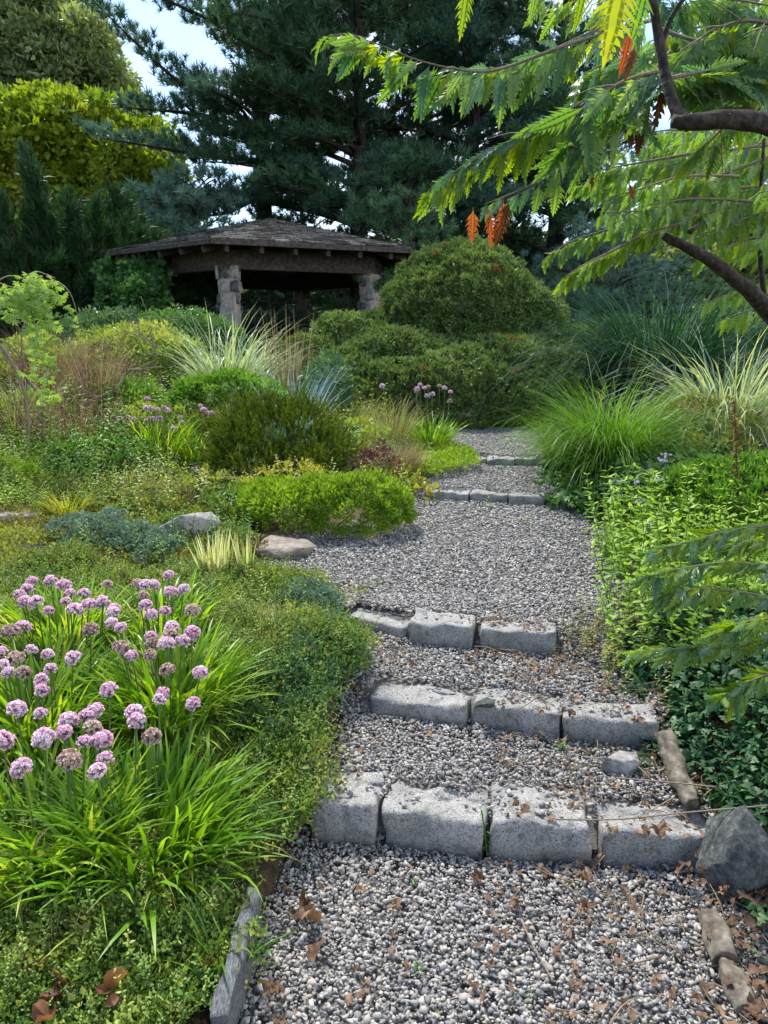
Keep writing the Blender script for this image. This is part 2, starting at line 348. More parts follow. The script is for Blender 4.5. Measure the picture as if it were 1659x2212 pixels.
M['gravel'] = stonemat('gravel_stone', [(.165, .165, .165), (.22, .217, .212), (.27, .265, .257), (.31, .30, .287), (.35, .295, .245), (.38, .371, .353)], 70, .2, .75, 20, per_obj=1.1)
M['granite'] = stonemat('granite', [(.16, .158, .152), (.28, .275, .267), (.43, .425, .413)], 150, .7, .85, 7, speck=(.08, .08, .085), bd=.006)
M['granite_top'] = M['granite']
M['boulder'] = stonemat('boulder', [(.025, .03, .03), (.07, .078, .078), (.17, .18, .17)], 45, .8, .85, 6, bd=.02)
M['palerock'] = stonemat('pale_rock', [(.12, .115, .11), (.26, .25, .24), (.4, .38, .37)], 25, .6, .85, 5, bd=.02)
M['flatrock'] = stonemat('flat_rock', [(.12, .10, .085), (.2, .175, .15), (.3, .27, .24)], 22, .5, .85, 4, bd=.01)
M['graywood'] = woodmat('grey_timber', [(.035, .04, .045), (.13, .14, .15), (.27, .28, .29)], (2, 30, 30), .9)
M['log'] = woodmat('log_bark', [(.045, .035, .026), (.13, .11, .085), (.25, .22, .17)], (6, 6, 6), .8, wave=5)
M['bark'] = woodmat('pine_bark', [(.018, .013, .012), (.05, .038, .034), (.085, .065, .06)], (5, 5, 1.5), .9, wave=4)
M['fgbark'] = woodmat('tree_bark', [(.014, .011, .009), (.035, .028, .022), (.075, .062, .05)], (12, 12, 12), .8, wave=4)
M['twig'] = woodmat('twig_bark', [(.08, .06, .045), (.2, .16, .12), (.32, .27, .22)], (20, 20, 20), .3)
M['greenstem'] = flat('green_stem', (.07, .13, .03), .5)
M['redstem'] = flat('dark_stem', (.05, .03, .02), .6)
# foliage
M['pine'] = leafmat('pine_needles', [(.022, .065, .05), (.06, .145, .10), (.17, .30, .21)], .2, .55, .5, tint=(1, 1.1, .8))
M['pine2'] = leafmat('pine_needles_green', [(.03, .075, .04), (.08, .17, .08), (.22, .37, .18)], .22, .55, .45, tint=(1, 1.1, .7))
M['blue_pine'] = leafmat('blue_needles', [(.035, .09, .07), (.09, .18, .14), (.18, .29, .22)], .2, .55, .6, tint=(1, 1.1, .8))
M['fartree'] = leafmat('far_leaves', [(.09, .13, .06), (.18, .25, .11), (.30, .38, .20)], .45, .5, .25)
M['yellowtree'] = leafmat('yellow_leaves', [(.09, .15, .012), (.17, .26, .02), (.29, .36, .03), (.38, .36, .04)], .4, .5, .4, tint=(1.0, 1.15, .4))
M['yewtree'] = leafmat('yew_needles', [(.010, .035, .014), (.028, .075, .026), (.07, .15, .045)], .2, .5, .6, tint=(1, 1.2, .5))
M['dome'] = leafmat('dome_needles', [(.04, .08, .025), (.10, .17, .05), (.19, .28, .08), (.33, .39, .12)], .2, .55, 1.1, wn=.4)
M['domebrown'] = leafmat('brown_needles', [(.16, .06, .02), (.4, .15, .04)], .2, .6, 3)
M['yew'] = leafmat('yew_shrub', [(.04, .08, .008), (.12, .18, .015), (.28, .34, .04)], .25, .45, 3, wn=.25)
M['lime'] = leafmat('lime_cushion', [(.11, .20, .015), (.23, .39, .03), (.42, .56, .08)], .4, .5, 4)
M['juniper'] = leafmat('juniper', [(.05, .095, .055), (.13, .21, .13), (.27, .37, .26)], .15, .6, 4, tint=(1, 1.1, .8))
M['thyme'] = leafmat('ground_cover', [(.05, .11, .03), (.12, .22, .045), (.22, .33, .07), (.40, .42, .11)], .35, .5, 5, wn=.45)
M['thyme_dark'] = leafmat('ground_cover_dark', [(.03, .085, .04), (.07, .16, .07), (.15, .26, .10)], .3, .5, 5, wn=.4)
M['mixed'] = leafmat('mixed_green', [(.05, .11, .03), (.14, .25, .045), (.30, .40, .07), (.45, .46, .14)], .38, .5, 2.5, wn=.4)
M['olive'] = leafmat('olive_mix', [(.10, .075, .045), (.19, .18, .06), (.27, .33, .07), (.42, .45, .12)], .35, .55, 3, wn=.4)
M['fresh'] = leafmat('fresh_green', [(.04, .11, .02), (.10, .24, .03), (.22, .38, .05)], .4, .5, 3)
M['mint'] = leafmat('mint_leaves', [(.08, .19, .02), (.21, .38, .035), (.40, .54, .07)], .45, .45, 3)
M['ivy'] = leafmat('ivy_leaves', [(.010, .042, .014), (.028, .09, .03), (.07, .17, .055)], .15, .5, 5, spec=.3, tint=(1, 1.3, .4))
M['ivy2'] = leafmat('ivy_mid', [(.03, .10, .03), (.08, .20, .06), (.18, .31, .09)], .3, .4, 4)
M['blades'] = leafmat('strap_leaves', [(.05, .14, .008), (.12, .29, .012), (.26, .45, .03), (.5, .56, .09)], .45, .4, 6, wn=.2)
M['hakone'] = leafmat('fountain_grass', [(.05, .13, .012), (.12, .28, .02), (.26, .42, .05)], .4, .45, 4)
M['miscdark'] = leafmat('dark_miscanthus', [(.008, .035, .02), (.02, .075, .042), (.06, .14, .085)], .25, .6, 3, spec=.1)
M['miscpale'] = leafmat('variegated_miscanthus', [(.20, .31, .17), (.38, .49, .32), (.62, .68, .52)], .35, .45, 5)
M['blue_grass'] = leafmat('blue_lyme_grass', [(.14, .25, .26), (.32, .47, .49), (.6, .72, .72)], .25, .5, 5, tint=(1, 1, 1))
M['yellowgrass'] = leafmat('yellow_grass', [(.12, .18, .015), (.28, .34, .03), (.48, .46, .07)], .4, .45, 5)
M['tan'] = leafmat('tan_grass', [(.12, .08, .045), (.28, .21, .12), (.48, .40, .26)], .3, .6, 5, tint=(1.1, 1, .8))
M['tangreen'] = leafmat('tan_green_grass', [(.12, .13, .05), (.27, .29, .12), (.5, .47, .28)], .3, .6, 5)
M['redtan'] = leafmat('dry_reddish_grass', [(.10, .05, .035), (.24, .14, .10), (.42, .3, .22)], .3, .6, 3, tint=(1.1, 1, .8))
M['silver'] = leafmat('silver_leaves', [(.08, .13, .09), (.2, .28, .22), (.4, .48, .42)], .2, .6, 5, tint=(1, 1, .9))
M['creeper'] = leafmat('creeper_leaves', [(.10, .2, .04), (.25, .42, .10), (.5, .65, .28)], .4, .45, 4)
M['broad'] = leafmat('broad_leaves', [(.03, .09, .02), (.07, .18, .03), (.15, .28, .06)], .3, .35, 5)
M['chart'] = leafmat('heuchera_leaves', [(.16, .2, .03), (.36, .38, .05), (.5, .42, .12)], .35, .45, 6)
M['purple'] = leafmat('purple_leaves', [(.05, .02, .025), (.12, .05, .05), (.22, .14, .08)], .3, .5, 6, tint=(1.2, .8, .7))
M['iris'] = leafmat('variegated_iris', [(.2, .32, .08), (.55, .6, .3), (.75, .76, .5)], .35, .4, 8)
M['cut'] = leafmat('cut_leaves', [(.05, .12, .04), (.13, .25, .07), (.26, .38, .11)], .5, .35, 4, spec=.5, tint=(1.4, 1.45, .4), wn=.15, wr=.45)
M['cutyellow'] = leafmat('cut_leaves_yellow', [(.10, .18, .015), (.20, .30, .02), (.33, .37, .03)], .55, .4, 8, tint=(1.5, 1.45, .4), wn=.15, wr=.45)
M['cutblue'] = leafmat('cut_leaves_bluegreen', [(.03, .10, .05), (.07, .18, .09), (.16, .28, .16)], .4, .35, 6, spec=.6, tint=(1.2, 1.4, .6), wn=.2, wr=.4)
M['orange'] = leafmat('orange_leaf', [(.16, .045, .018), (.32, .10, .03), (.36, .22, .05)], .5, .5, 9, tint=(1.6, 1.0, .5), wr=.3)
M['brownleaf'] = leafmat('brown_leaf', [(.05, .018, .01), (.14, .055, .025), (.3, .15, .08)], .3, .6, 14)
M['litter'] = leafmat('leaf_litter', [(.06, .038, .025), (.17, .10, .06), (.36, .24, .15)], .2, .7, 10)
M['deadmix'] = leafmat('dead_leaf_mix', [(.04, .022, .014), (.11, .06, .035), (.24, .15, .09)], .15, .7, 10)
M['pinkflower'] = leafmat('allium_pink', [(.88, .60, .73), (.95, .79, .87), (.98, .95, .95)], .5, .6, 20, tint=(1, .9, 1))
M['fadedflower'] = leafmat('allium_faded', [(.5, .4, .32), (.75, .6, .58), (.85, .8, .68)], .5, .6, 20, tint=(1, 1, .9))
M['roof'] = stonemat('shingle', [(.022, .02, .018), (.06, .054, .048), (.12, .11, .1), (.3, .29, .24)], 22, .5, .9, 3, per_obj=.25)
M['darkwood'] = woodmat('dark_wood', [(.030, .024, .020), (.062, .05, .043), (.10, .085, .075)], (2, 2, 2), .3, wave=8)
M['mortar'] = stonemat('mortar', [(.14, .125, .11), (.25, .23, .205), (.36, .335, .30)], 12, .6, .9, 3)
M['darkstone'] = stonemat('dark_stone', [(.025, .025, .028), (.065, .065, .07), (.13, .13, .13)], 14, .6, .8, 4)
M['metal'] = flat('pole_metal', (.3, .32, .34), .5)
M['black'] = flat('black_plastic', (.012, .012, .013), .4)

# ------------------------------------------------------------------ scatter for uncountable stuff (geometry nodes)
def hull_stone(seed, k=13):
    r = random.Random(seed); bm = bmesh.new()
    for _ in range(k):
        d = Vector((r.gauss(0, 1), r.gauss(0, 1), r.gauss(0, 1))).normalized()
        bm.verts.new((d.x * .6, d.y * .52, d.z * .32))
    res = bmesh.ops.convex_hull(bm, input=bm.verts)
    bmesh.ops.delete(bm, geom=[e for e in res['geom_interior'] + res['geom_unused'] if isinstance(e, bmesh.types.BMVert)], context='VERTS')
    bmesh.ops.triangulate(bm, faces=bm.faces)
    bm.verts.index_update(); V = np.array([v.co[:] for v in bm.verts]); T = np.array([[v.index for v in f.verts] for f in bm.faces]); bm.free()
    return V, T, np.full(len(V), r.random())
def scatter(name, protos, mat, pos, R, S, parent=None, **k):
    """one object of kind stuff: points that draw copies of a few small meshes"""
    n = len(pos); me = bpy.data.meshes.new(name); me.vertices.add(n); me.vertices.foreach_set('co', np.asarray(pos, np.float32).ravel())
    E3 = np.zeros((n, 3), np.float32)
    # euler xyz from R
    sy = -R[:, 2, 0]; E3[:, 1] = np.arcsin(np.clip(sy, -1, 1)); E3[:, 0] = np.arctan2(R[:, 2, 1], R[:, 2, 2]); E3[:, 2] = np.arctan2(R[:, 1, 0], R[:, 0, 0])
    a = me.attributes.new('rot', 'FLOAT_VECTOR', 'POINT'); a.data.foreach_set('vector', E3.ravel())
    a = me.attributes.new('scl', 'FLOAT', 'POINT'); a.data.foreach_set('value', np.broadcast_to(np.asarray(S, np.float32), (n,)).copy())
    a = me.attributes.new('pick', 'INT', 'POINT'); a.data.foreach_set('value', rng.integers(0, len(protos), n).astype(np.int32))
    me.materials.append(mat)
    o = link(name, me, parent, **k)
    g = bpy.data.node_groups.new(name, 'GeometryNodeTree')
    g.interface.new_socket('Geometry', in_out='INPUT', socket_type='NodeSocketGeometry'); g.interface.new_socket('Geometry', in_out='OUTPUT', socket_type='NodeSocketGeometry')
    gi = g.nodes.new('NodeGroupInput'); go = g.nodes.new('NodeGroupOutput'); ip = g.nodes.new('GeometryNodeInstanceOnPoints'); jg = g.nodes.new('GeometryNodeJoinGeometry')
    for i, (V, T, l) in reversed(list(enumerate(protos))):
        po = bpy.data.objects.new(name + '_unit', mesh(name + '_unit', V, T, mat, l))
        oi = g.nodes.new('GeometryNodeObjectInfo'); oi.inputs['Object'].default_value = po
        gt = g.nodes.new('GeometryNodeGeometryToInstance'); g.links.new(oi.outputs['Geometry'], gt.inputs[0]); g.links.new(gt.outputs[0], jg.inputs[0])
    def na(nm, dt):
        q = g.nodes.new('GeometryNodeInputNamedAttribute'); q.data_type = dt; q.inputs['Name'].default_value = nm
        return [s for s in q.outputs if s.enabled and s.name == 'Attribute'][0]
    g.links.new(gi.outputs[0], ip.inputs['Points']); g.links.new(jg.outputs[0], ip.inputs['Instance']); ip.inputs['Pick Instance'].default_value = True
    g.links.new(na('pick', 'INT'), ip.inputs['Instance Index']); g.links.new(na('rot', 'FLOAT_VECTOR'), ip.inputs['Rotation']); g.links.new(na('scl', 'FLOAT'), ip.inputs['Scale'])
    g.links.new(ip.outputs[0], go.inputs[0])
    md = o.modifiers.new('scatter', 'NODES'); md.node_group = g
    return o
def inpoly(x, y, poly):
    c = np.zeros(len(x), bool); n = len(poly)
    for i in range(n):
        x1, y1 = poly[i]; x2, y2 = poly[(i + 1) % n]
        m = ((y1 > y) != (y2 > y)) & (x < (x2 - x1) * (y - y1) / ((y2 - y1) or 1e-9) + x1); c ^= m
    return c
def poly_points(pts, density, jag=.08):
    """pts in photo pixels on the ground -> random ground points inside"""
    P = [ground(u, v) for u, v in pts]; P = [(p.x, p.y) for p in P]
    a = np.array(P); lo, hi = a.min(0) - .1, a.max(0) + .1
    n = int(density * (hi[0] - lo[0]) * (hi[1] - lo[1])); x = rng.uniform(lo[0], hi[0], n); y = rng.uniform(lo[1], hi[1], n)
    jx = x + jag * np.sin(y * 9 + 2) + rng.normal(0, jag * .5, n); jy = y + jag * np.sin(x * 8) + rng.normal(0, jag * .5, n)
    m = inpoly(jx, jy, P); return x[m], y[m]
def pnoise(x, y, s, seed=0):
    return np.array([noise.noise(Vector((a * s + seed, b * s, seed * .7))) for a, b in zip(x, y)])
def carpet(name, pts, protos, mat, density, size=1.0, bumpy=.03, jag=.06, up=1.2, kind='stuff', lift=0.0, avoid=True, relief=None, **k):
    x, y = poly_points(pts, density, jag)
    if avoid:
        m = ~in_path(x, y, -.05); x, y = x[m], y[m]
    nn = pnoise(x, y, 5, 3) ; z = H(x, y) + bumpy * (nn + .4) + lift + rng.uniform(0, bumpy, len(x))
    if relief is not None: z = z + relief(x, y)
    return scatter(name, protos, mat, np.stack([x, y, z], 1), frames(rdir(len(x), up)), size * rng.uniform(.6, 1.25, len(x)), kind=kind, **k)

# ================================================================== SETTING
def build_terrain():
    def lines(lo, hi, st, far, n):
        core = np.arange(lo, hi + 1e-6, st); g = np.geomspace(st, far, n)
        return np.concatenate([lo - g[::-1], core, hi + g])
    X = lines(-4, 4, .07, 400, 26); Y = lines(.2, 13, .07, 500, 26)
    gx, gy = np.meshgrid(X, Y); z = H(gx, gy)
    ip = in_path(gx, gy, .0); z = np.where(ip, np.minimum(z, path_z(gx, gy) - .05), z)
    z2 = z + .012 * np.sin(gx * 31 + np.sin(gy * 17) * 2) * np.cos(gy * 27); z = np.where((np.abs(gx) < 5) & (gy < 13), z2, z)
    nx, ny = len(X), len(Y); i = np.arange(ny - 1)[:, None] * nx; j = np.arange(nx - 1)[None]
    Q = np.stack([i + j, i + j + 1, i + j + 1 + nx, i + j + nx], -1).reshape(-1, 4)
    o = link('ground', mesh('ground', np.stack([gx, gy, z], -1).reshape(-1, 3), Q, M['soil'], smooth=True)); tag(o, kind='structure')
build_terrain()
# path treads, one sheet, stepping up at each row of blocks
def build_path():
    ys = np.arange(.6, 9.3, .04); xs = np.linspace(0, 1, 60)
    gy, gs = np.meshgrid(ys, xs, indexing='ij'); l = np.interp(gy, PLY, PLX); r = np.interp(gy, PRY, PRX); gx = l + gs * (r - l)
    z = path_z(gx, gy) - .03
    nx, ny = len(xs), len(ys); i = np.arange(ny - 1)[:, None] * nx; j = np.arange(nx - 1)[None]
    Q = np.stack([i + j, i + j + 1, i + j + 1 + nx, i + j + nx], -1).reshape(-1, 4)
    tag(link('path', mesh('path', np.stack([gx, gy, z], -1).reshape(-1, 3), Q, M['pathbase'], smooth=True)), kind='structure')
build_path()
BLK = []   # block footprints (p, along, len, perp, depth, ztop) so gravel keeps off their tops
def rough_box(Lx, Ly, Lz, seed, rnd=.022, amp=.008, n=(14, 7, 7)):
    """rounded, chipped stone block centred at origin"""
    bm = bmesh.new(); nx, ny, nz_ = n
    V = {}; 
    def vid(i, j, k):
        if (i, j, k) in V: return V[(i, j, k)]
        p = Vector(((i / nx - .5) * Lx, (j / ny - .5) * Ly, (k / nz_ - .5) * Lz))
        h = Vector((Lx / 2 - rnd, Ly / 2 - rnd, Lz / 2 - rnd)); q = Vector((max(-h.x, min(h.x, p.x)), max(-h.y, min(h.y, p.y)), max(-h.z, min(h.z, p.z))))
        d = p - q
        if d.length > 1e-6: p = q + d.normalized() * rnd
        s = Vector((seed * 3.1, seed, 0))
        p += Vector((noise.noise(p * 9 + s), noise.noise(p * 9 + s + Vector((7, 0, 0))), noise.noise(p * 9 + s + Vector((0, 9, 0))))) * amp * 1.6
        p += Vector((noise.noise(p * 40 + s), noise.noise(p * 40 + s + Vector((7, 0, 0))), noise.noise(p * 40 + s + Vector((0, 9, 0))))) * amp * .5
        V[(i, j, k)] = bm.verts.new(p); return V[(i, j, k)]
    def face(a, b, c, d): bm.faces.new((vid(*a), vid(*b), vid(*c), vid(*d)))
    for i in range(nx):
        for j in range(ny):
            face((i, j, nz_), (i + 1, j, nz_), (i + 1, j + 1, nz_), (i, j + 1, nz_)); face((i, j, 0), (i, j + 1, 0), (i + 1, j + 1, 0), (i + 1, j, 0))
    for i in range(nx):
        for k in range(nz_):
            face((i, 0, k), (i + 1, 0, k), (i + 1, 0, k + 1), (i, 0, k + 1)); face((i, ny, k), (i, ny, k + 1), (i + 1, ny, k + 1), (i + 1, ny, k))
    for j in range(ny):
        for k in range(nz_):
            face((0, j, k), (0, j, k + 1), (0, j + 1, k + 1), (0, j + 1, k)); face((nx, j, k), (nx, j + 1, k), (nx, j + 1, k + 1), (nx, j, k + 1))
    return bm
def finish(bm, name, mat, smooth=True, sharp=None):
    me = bpy.data.meshes.new(name); bm.to_mesh(me); bm.free(); me.materials.append(mat)
    for p in me.polygons: p.use_smooth = smooth
    return me
def block(i, a, b, zb, h, depth, label, tilt=0.0, mat='granite'):
    p = onplane(*a, zb); q = onplane(*b, zb); d = (q - p); ln = d.length; d.normalize(); n = Vector((-d.y, d.x, 0))
    Lz = h + .10; c = (p + q) / 2 + n * depth / 2; c.z = zb + h - Lz / 2
    bm = rough_box(ln * 1.01, depth, Lz, i * 1.7 + 3, rnd=.010, amp=.010, n=(20, 10, 8))
    # uneven back edge
    for v in bm.verts:
        if v.co.y > depth * .2: v.co.y -= (.5 + .5 * noise.noise(Vector((v.co.x * 7, i * 5.1, 0)))) * depth * .18
        if v.co.z > 0: v.co.z += noise.noise(Vector((v.co.x * 11, v.co.y * 11, i * 3.3))) * .010; v.co.y += max(0, noise.noise(Vector((v.co.x * 14, v.co.z * 10, i * 2.7))) - .1) * .03 * (v.co.y < 0)
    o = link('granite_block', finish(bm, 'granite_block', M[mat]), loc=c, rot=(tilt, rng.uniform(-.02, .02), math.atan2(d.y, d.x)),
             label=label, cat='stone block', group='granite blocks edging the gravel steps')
    BLK.append((p.x, p.y, d.x, d.y, ln, depth, zb + h))
    return o
block(1, (668, 1811), (806, 1829), 0, .142, .22, 'squarish granite block at the left end of the nearest step, half under the ground cover')
block(2, (826, 1826), (1044, 1853), 0, .122, .21, 'granite block of the nearest step, second from the left, right of the gravel-filled gap')
block(3, (1060, 1853), (1276, 1868), 0, .128, .26, 'granite block of the nearest step with loose pebbles scattered on top')
block(4, (1300, 1866), (1542, 1880), 0, .112, .20, 'granite block at the right end of the nearest step, beside the dark boulder')
block(5, (799, 1543), (1008, 1569), .155, .078, .17, 'long low granite block at the left end of the second step')
block(6, (1018, 1563), (1208, 1593), .155, .085, .19, 'granite block in the middle of the second step with a dark slate chip on it')
block(7, (1216, 1593), (1418, 1616), .155, .095, .16, 'dark-faced granite block at the right end of the second step, running into the ivy')
block(8, (746, 1358), (870, 1382), .265, .06, .15, 'low granite block at the left end of the third step, touching the creeping juniper')
block(9, (882, 1392), (1021, 1403), .265, .105, .22, 'tallest granite block, in the middle of the third step')
block(10, (1039, 1405), (1201, 1415), .265, .10, .17, 'granite block at the right end of the third step, before the large gravel landing')
block(11, (916, 1080), (1011, 1084), .43, .065, .19, 'far step granite block at the left, beside the bright cushion plant')
block(12, (1015, 1084), (1096, 1088), .43, .065, .18, 'far step granite block in the middle, with a green weed before it')
block(13, (1100, 1090), (1176, 1092), .43, .07, .18, 'far step granite block at the right, against the ivy mound')
block(14, (1000, 1001), (1051, 1003), .53, .05, .2, 'topmost step granite block at the left, half under lime ground cover')
block(15, (1054, 1006), (1110, 1007), .53, .065, .2, 'topmost step granite block in the middle of the narrow path')
block(16, (1113, 1006), (1158, 1007), .53, .065, .2, 'topmost step granite block at the right, under the grasses')
def build_gravel():
    st = [hull_stone(i, 9 + i % 3) for i in range(10)]
    def pts(n, ylo, yhi):
        x = rng.uniform(-1, 3.6, n); y = rng.uniform(ylo, yhi, n); return x, y
    for nm, lab, ylo, yhi, dens, size, top in (('gravel', 'coarse grey gravel covering the near treads of the path', .9, 3.75, 13500, .0122, 1), ('gravel', 'grey gravel of the wide landing and the far path', 3.6, 9.2, 8600, .0138, 0)):
        n = int(4.6 * (yhi - ylo) * dens); x, y = pts(n, ylo, yhi); m = in_path(x, y, .12) ; x, y = x[m], y[m]
        thin = in_path(x, y, -.03) | (rng.random(len(x)) < .55); x, y = x[thin], y[thin]
        z = path_z(x, y); z = z + .006 * pnoise(x, y, 6, 9); keep = np.ones(len(x), bool); ontop = np.zeros(len(x), bool)
        for (px, py, dx, dy, ln, dp, zt) in BLK:
            a = (x - px) * dx + (y - py) * dy; b = -(x - px) * dy + (y - py) * dx
            ins = (a > -.006) & (a < ln + .006) & (b > -.008) & (b < dp * .96)
            drop = rng.random(len(x)) < np.where(b > dp * .82, .4, .965 - .12 * (zt > .12) * (ln > .25) * (px > .2))
            keep &= ~(ins & (drop | (b < .035))); z = np.where(ins, np.maximum(z, zt + .003), z)
        x, y, z = x[keep], y[keep], z[keep]; n = len(x)
        z = z + rng.uniform(-.006, .009, n)
        s = size * rng.lognormal(0, .36, n)
        # two layers: a second sparse one on top
        q = rng.normal(size=(n, 3)) * [.55, .55, 1]; q[:, 2] = np.abs(q[:, 2]) + .35
        scatter(nm, st, M['gravel'], np.stack([x, y, z], 1), frames(q), np.clip(s, .005, .030), kind='stuff', label=lab, cat='gravel')
build_gravel()

# ================================================================== PAVILION
def box_bm(dims, loc=(0, 0, 0), rot=None, bev=.006):
    bm = bmesh.new(); bmesh.ops.create_cube(bm, size=1); bmesh.ops.scale(bm, vec=dims, verts=bm.verts)
    if bev: bmesh.ops.bevel(bm, geom=bm.edges[:], offset=bev, segments=1, affect='EDGES')
    if rot is not None: bmesh.ops.rotate(bm, matrix=rot, verts=bm.verts)
    bmesh.ops.translate(bm, vec=loc, verts=bm.verts); return bm
def pavilion():
    ox, oy, r, ze, za, ang = -2.94, 20.9, 4.42, 3.78, 4.82, -98
    root = empty('pavilion', (ox, oy, float(H(ox, oy))), label='dark open hexagonal pavilion with shingled roof on rough stone columns', cat='pavilion')
    z0 = root.location.z
    def P(k, rr, z): t = math.radians(ang + 60 * k); return Vector((rr * math.cos(t), rr * math.sin(t), z - z0))
    apex = Vector((0, 0, za - z0))
    # floor
    V = [P(k, r - .3, z0 - .3) for k in range(6)] + [P(k, r - .3, z0 + .12) for k in range(6)]
    me = mesh('floor', [v[:] for v in V], [np.array([[k, (k + 1) % 6, (k + 1) % 6 + 6, k + 6] for k in range(6)]), np.array([[11, 10, 9, 8, 7, 6][::-1]])], M['mortar']); link('floor', me, root)
    # roof: solid deck, then overlapping shingle courses per face
    for k in range(6):
        a, b = P(k, r, ze), P(k + 1, r, ze); dn = Vector((0, 0, -.09))
        me = mesh('roof_deck', [v[:] for v in (a, b, apex, a + dn, b + dn, apex + dn)], [np.array([[0, 1, 4, 3]]), np.array([[0, 2, 1], [3, 4, 5]])], M['darkwood'])
        rf = link('roof', me, root)
        slope = ((a + b) / 2 - apex); nrm = (b - a).cross(apex - a).normalized()
        if nrm.z < 0: nrm = -nrm
        rows = 15; shp = []
        for row in range(rows):
            t0, t1 = row / rows, (row + 1.25) / rows
            A, B = a.lerp(apex, t0), b.lerp(apex, t0); A1, B1 = a.lerp(apex, min(1, t1)), b.lerp(apex, min(1, t1))
            wl = (B - A).length; n = max(1, int(wl / .34)); off = .5 * (row % 2)
            for j in range(n + 1):
                s0, s1 = max(0, (j - off) / n), min(1, (j + 1 - off) / n)
                if s1 - s0 < .15 / n: continue
                lo = nrm * (.035 + random.uniform(-.006, .012)); hi = nrm * .008; g = .02 / n
                q0 = A.lerp(B, s0 + g) + lo; q1 = A.lerp(B, s1 - g) + lo; q2 = A1.lerp(B1, s1 - g) + hi; q3 = A1.lerp(B1, s0 + g) + hi; e = nrm * -.03
                out = -slope.normalized() * -random.uniform(0, .02)
                shp.append((np.array([v[:] for v in (q0 + out, q1 + out, q2, q3, q0 + e, q1 + e)]), [np.array([[0, 1, 2, 3], [0, 4, 5, 1]])], None))
        shp = shp if len(shp) else shp
        if k in (0, 5):   # the two faces in view: single shingles
            for (V_, T_, _) in shp: link('shingle', mesh('shingle', V_, T_, M['roof']), rf)
        else:
            V_, T_, l_ = merge(shp); tag(link('shingles', mesh('shingles', V_, T_, M['roof']), rf), kind='stuff')
        # fascia
        d = (b - a); ln = d.length; mid = (a + b) / 2
        bm = box_bm((ln, .05, .10), bev=.005); link('fascia', finish(bm, 'fascia', M['darkwood'], False), root, loc=mid + Vector((0, 0, -.06)) + (-slope.normalized()) * -.02, rot=(0, 0, math.atan2(d.y, d.x)))
        # ring beam between columns
        rb = r - 1.08; c, e = P(k, rb, 3.48), P(k + 1, rb, 3.48); d2 = e - c
        bm = box_bm((d2.length + .12, .2, .42), bev=.01); link('beam', finish(bm, 'beam', M['darkwood'], False), root, loc=(c + e) / 2, rot=(0, 0, math.atan2(d2.y, d2.x)))
        # rafter tails
        nr = 6
        for j in range(nr):
            s = (j + .5) / nr; p = a.lerp(b, s); inward = (mid * -1); inward.z = 0; inward.normalize()
            pe = p + inward * .10 + Vector((0, 0, -.17)); pi_ = p + inward * 1.2 + Vector((0, 0, -.17 + 1.1 * (za - ze) / (slope.length)))
            dr = pi_ - pe; bm = box_bm((dr.length, .09, .15), bev=.006)
            R_ = dr.to_track_quat('X', 'Z').to_euler(); link('rafter', finish(bm, 'rafter', M['darkwood'], False), root, loc=(pe + pi_) / 2, rot=R_)
        # column, mortared stone
        c = P(k, rb - .02, 0); hgt = 3.28 - z0; cb = .40
        bm = rough_box(cb, cb, hgt, 40 + k, rnd=.06, amp=.02, n=(6, 6, 30)); co = link('column', finish(bm, 'column', M['mortar']), root, loc=(c.x, c.y, hgt / 2), rot=(0, 0, math.radians(ang + 60 * k)))
        rr_ = random.Random(k + 5); zz = -hgt / 2 + .1
        while zz < hgt / 2 - .12:
            hh = rr_.uniform(.16, .34)
            for face in range(4):
                xx = -.15
                while xx < .12:
                    ww = rr_.uniform(.12, .24)
                    if rr_.random() < .62:
                        bm = rough_box(ww, .06, hh * .85, rr_.random() * 50, rnd=.025, amp=.02, n=(4, 2, 4)); fa = face * math.pi / 2
                        loc = Matrix.Rotation(fa, 3, 'Z') @ Vector((xx + ww / 2, -cb / 2 + .012, zz + hh / 2))
                        link('stone', finish(bm, 'stone', M['darkstone' if rr_.random() < .6 else 'mortar']), co, loc=loc, rot=(0, 0, fa))
                    xx += ww + .03
            zz += hh
    # rustic log railings on the far sides
    for k in (1, 2, 3, 4):
        rb = r - 1.1; a, b = P(k, rb, z0 + .12), P(k + 1, rb, z0 + .12)
        rl = None
        parts = []
        for s in (.12, .5, .88):
            p = a.lerp(b, s); parts.append(tube([p[:], (p + Vector((0, 0, 1.0)))[:]], .06, 7))
        for zz in (.25, .85):
            parts.append(tube([(a + Vector((0, 0, zz)))[:], (a.lerp(b, .5) + Vector((0, 0, zz + .02)))[:], (b + Vector((0, 0, zz)))[:]], .045, 6))
        for s in (.14, .52):
            parts.append(tube([(a.lerp(b, s) + Vector((0, 0, .27)))[:], (a.lerp(b, s + .34) + Vector((0, 0, .83)))[:]], .035, 6)); parts.append(tube([(a.lerp(b, s + .34) + Vector((0, 0, .27)))[:], (a.lerp(b, s) + Vector((0, 0, .83)))[:]], .035, 6))
        V_, T_, l_ = merge(parts); link('railing', mesh('railing', V_, T_, M['darkwood']), root)
pavilion()

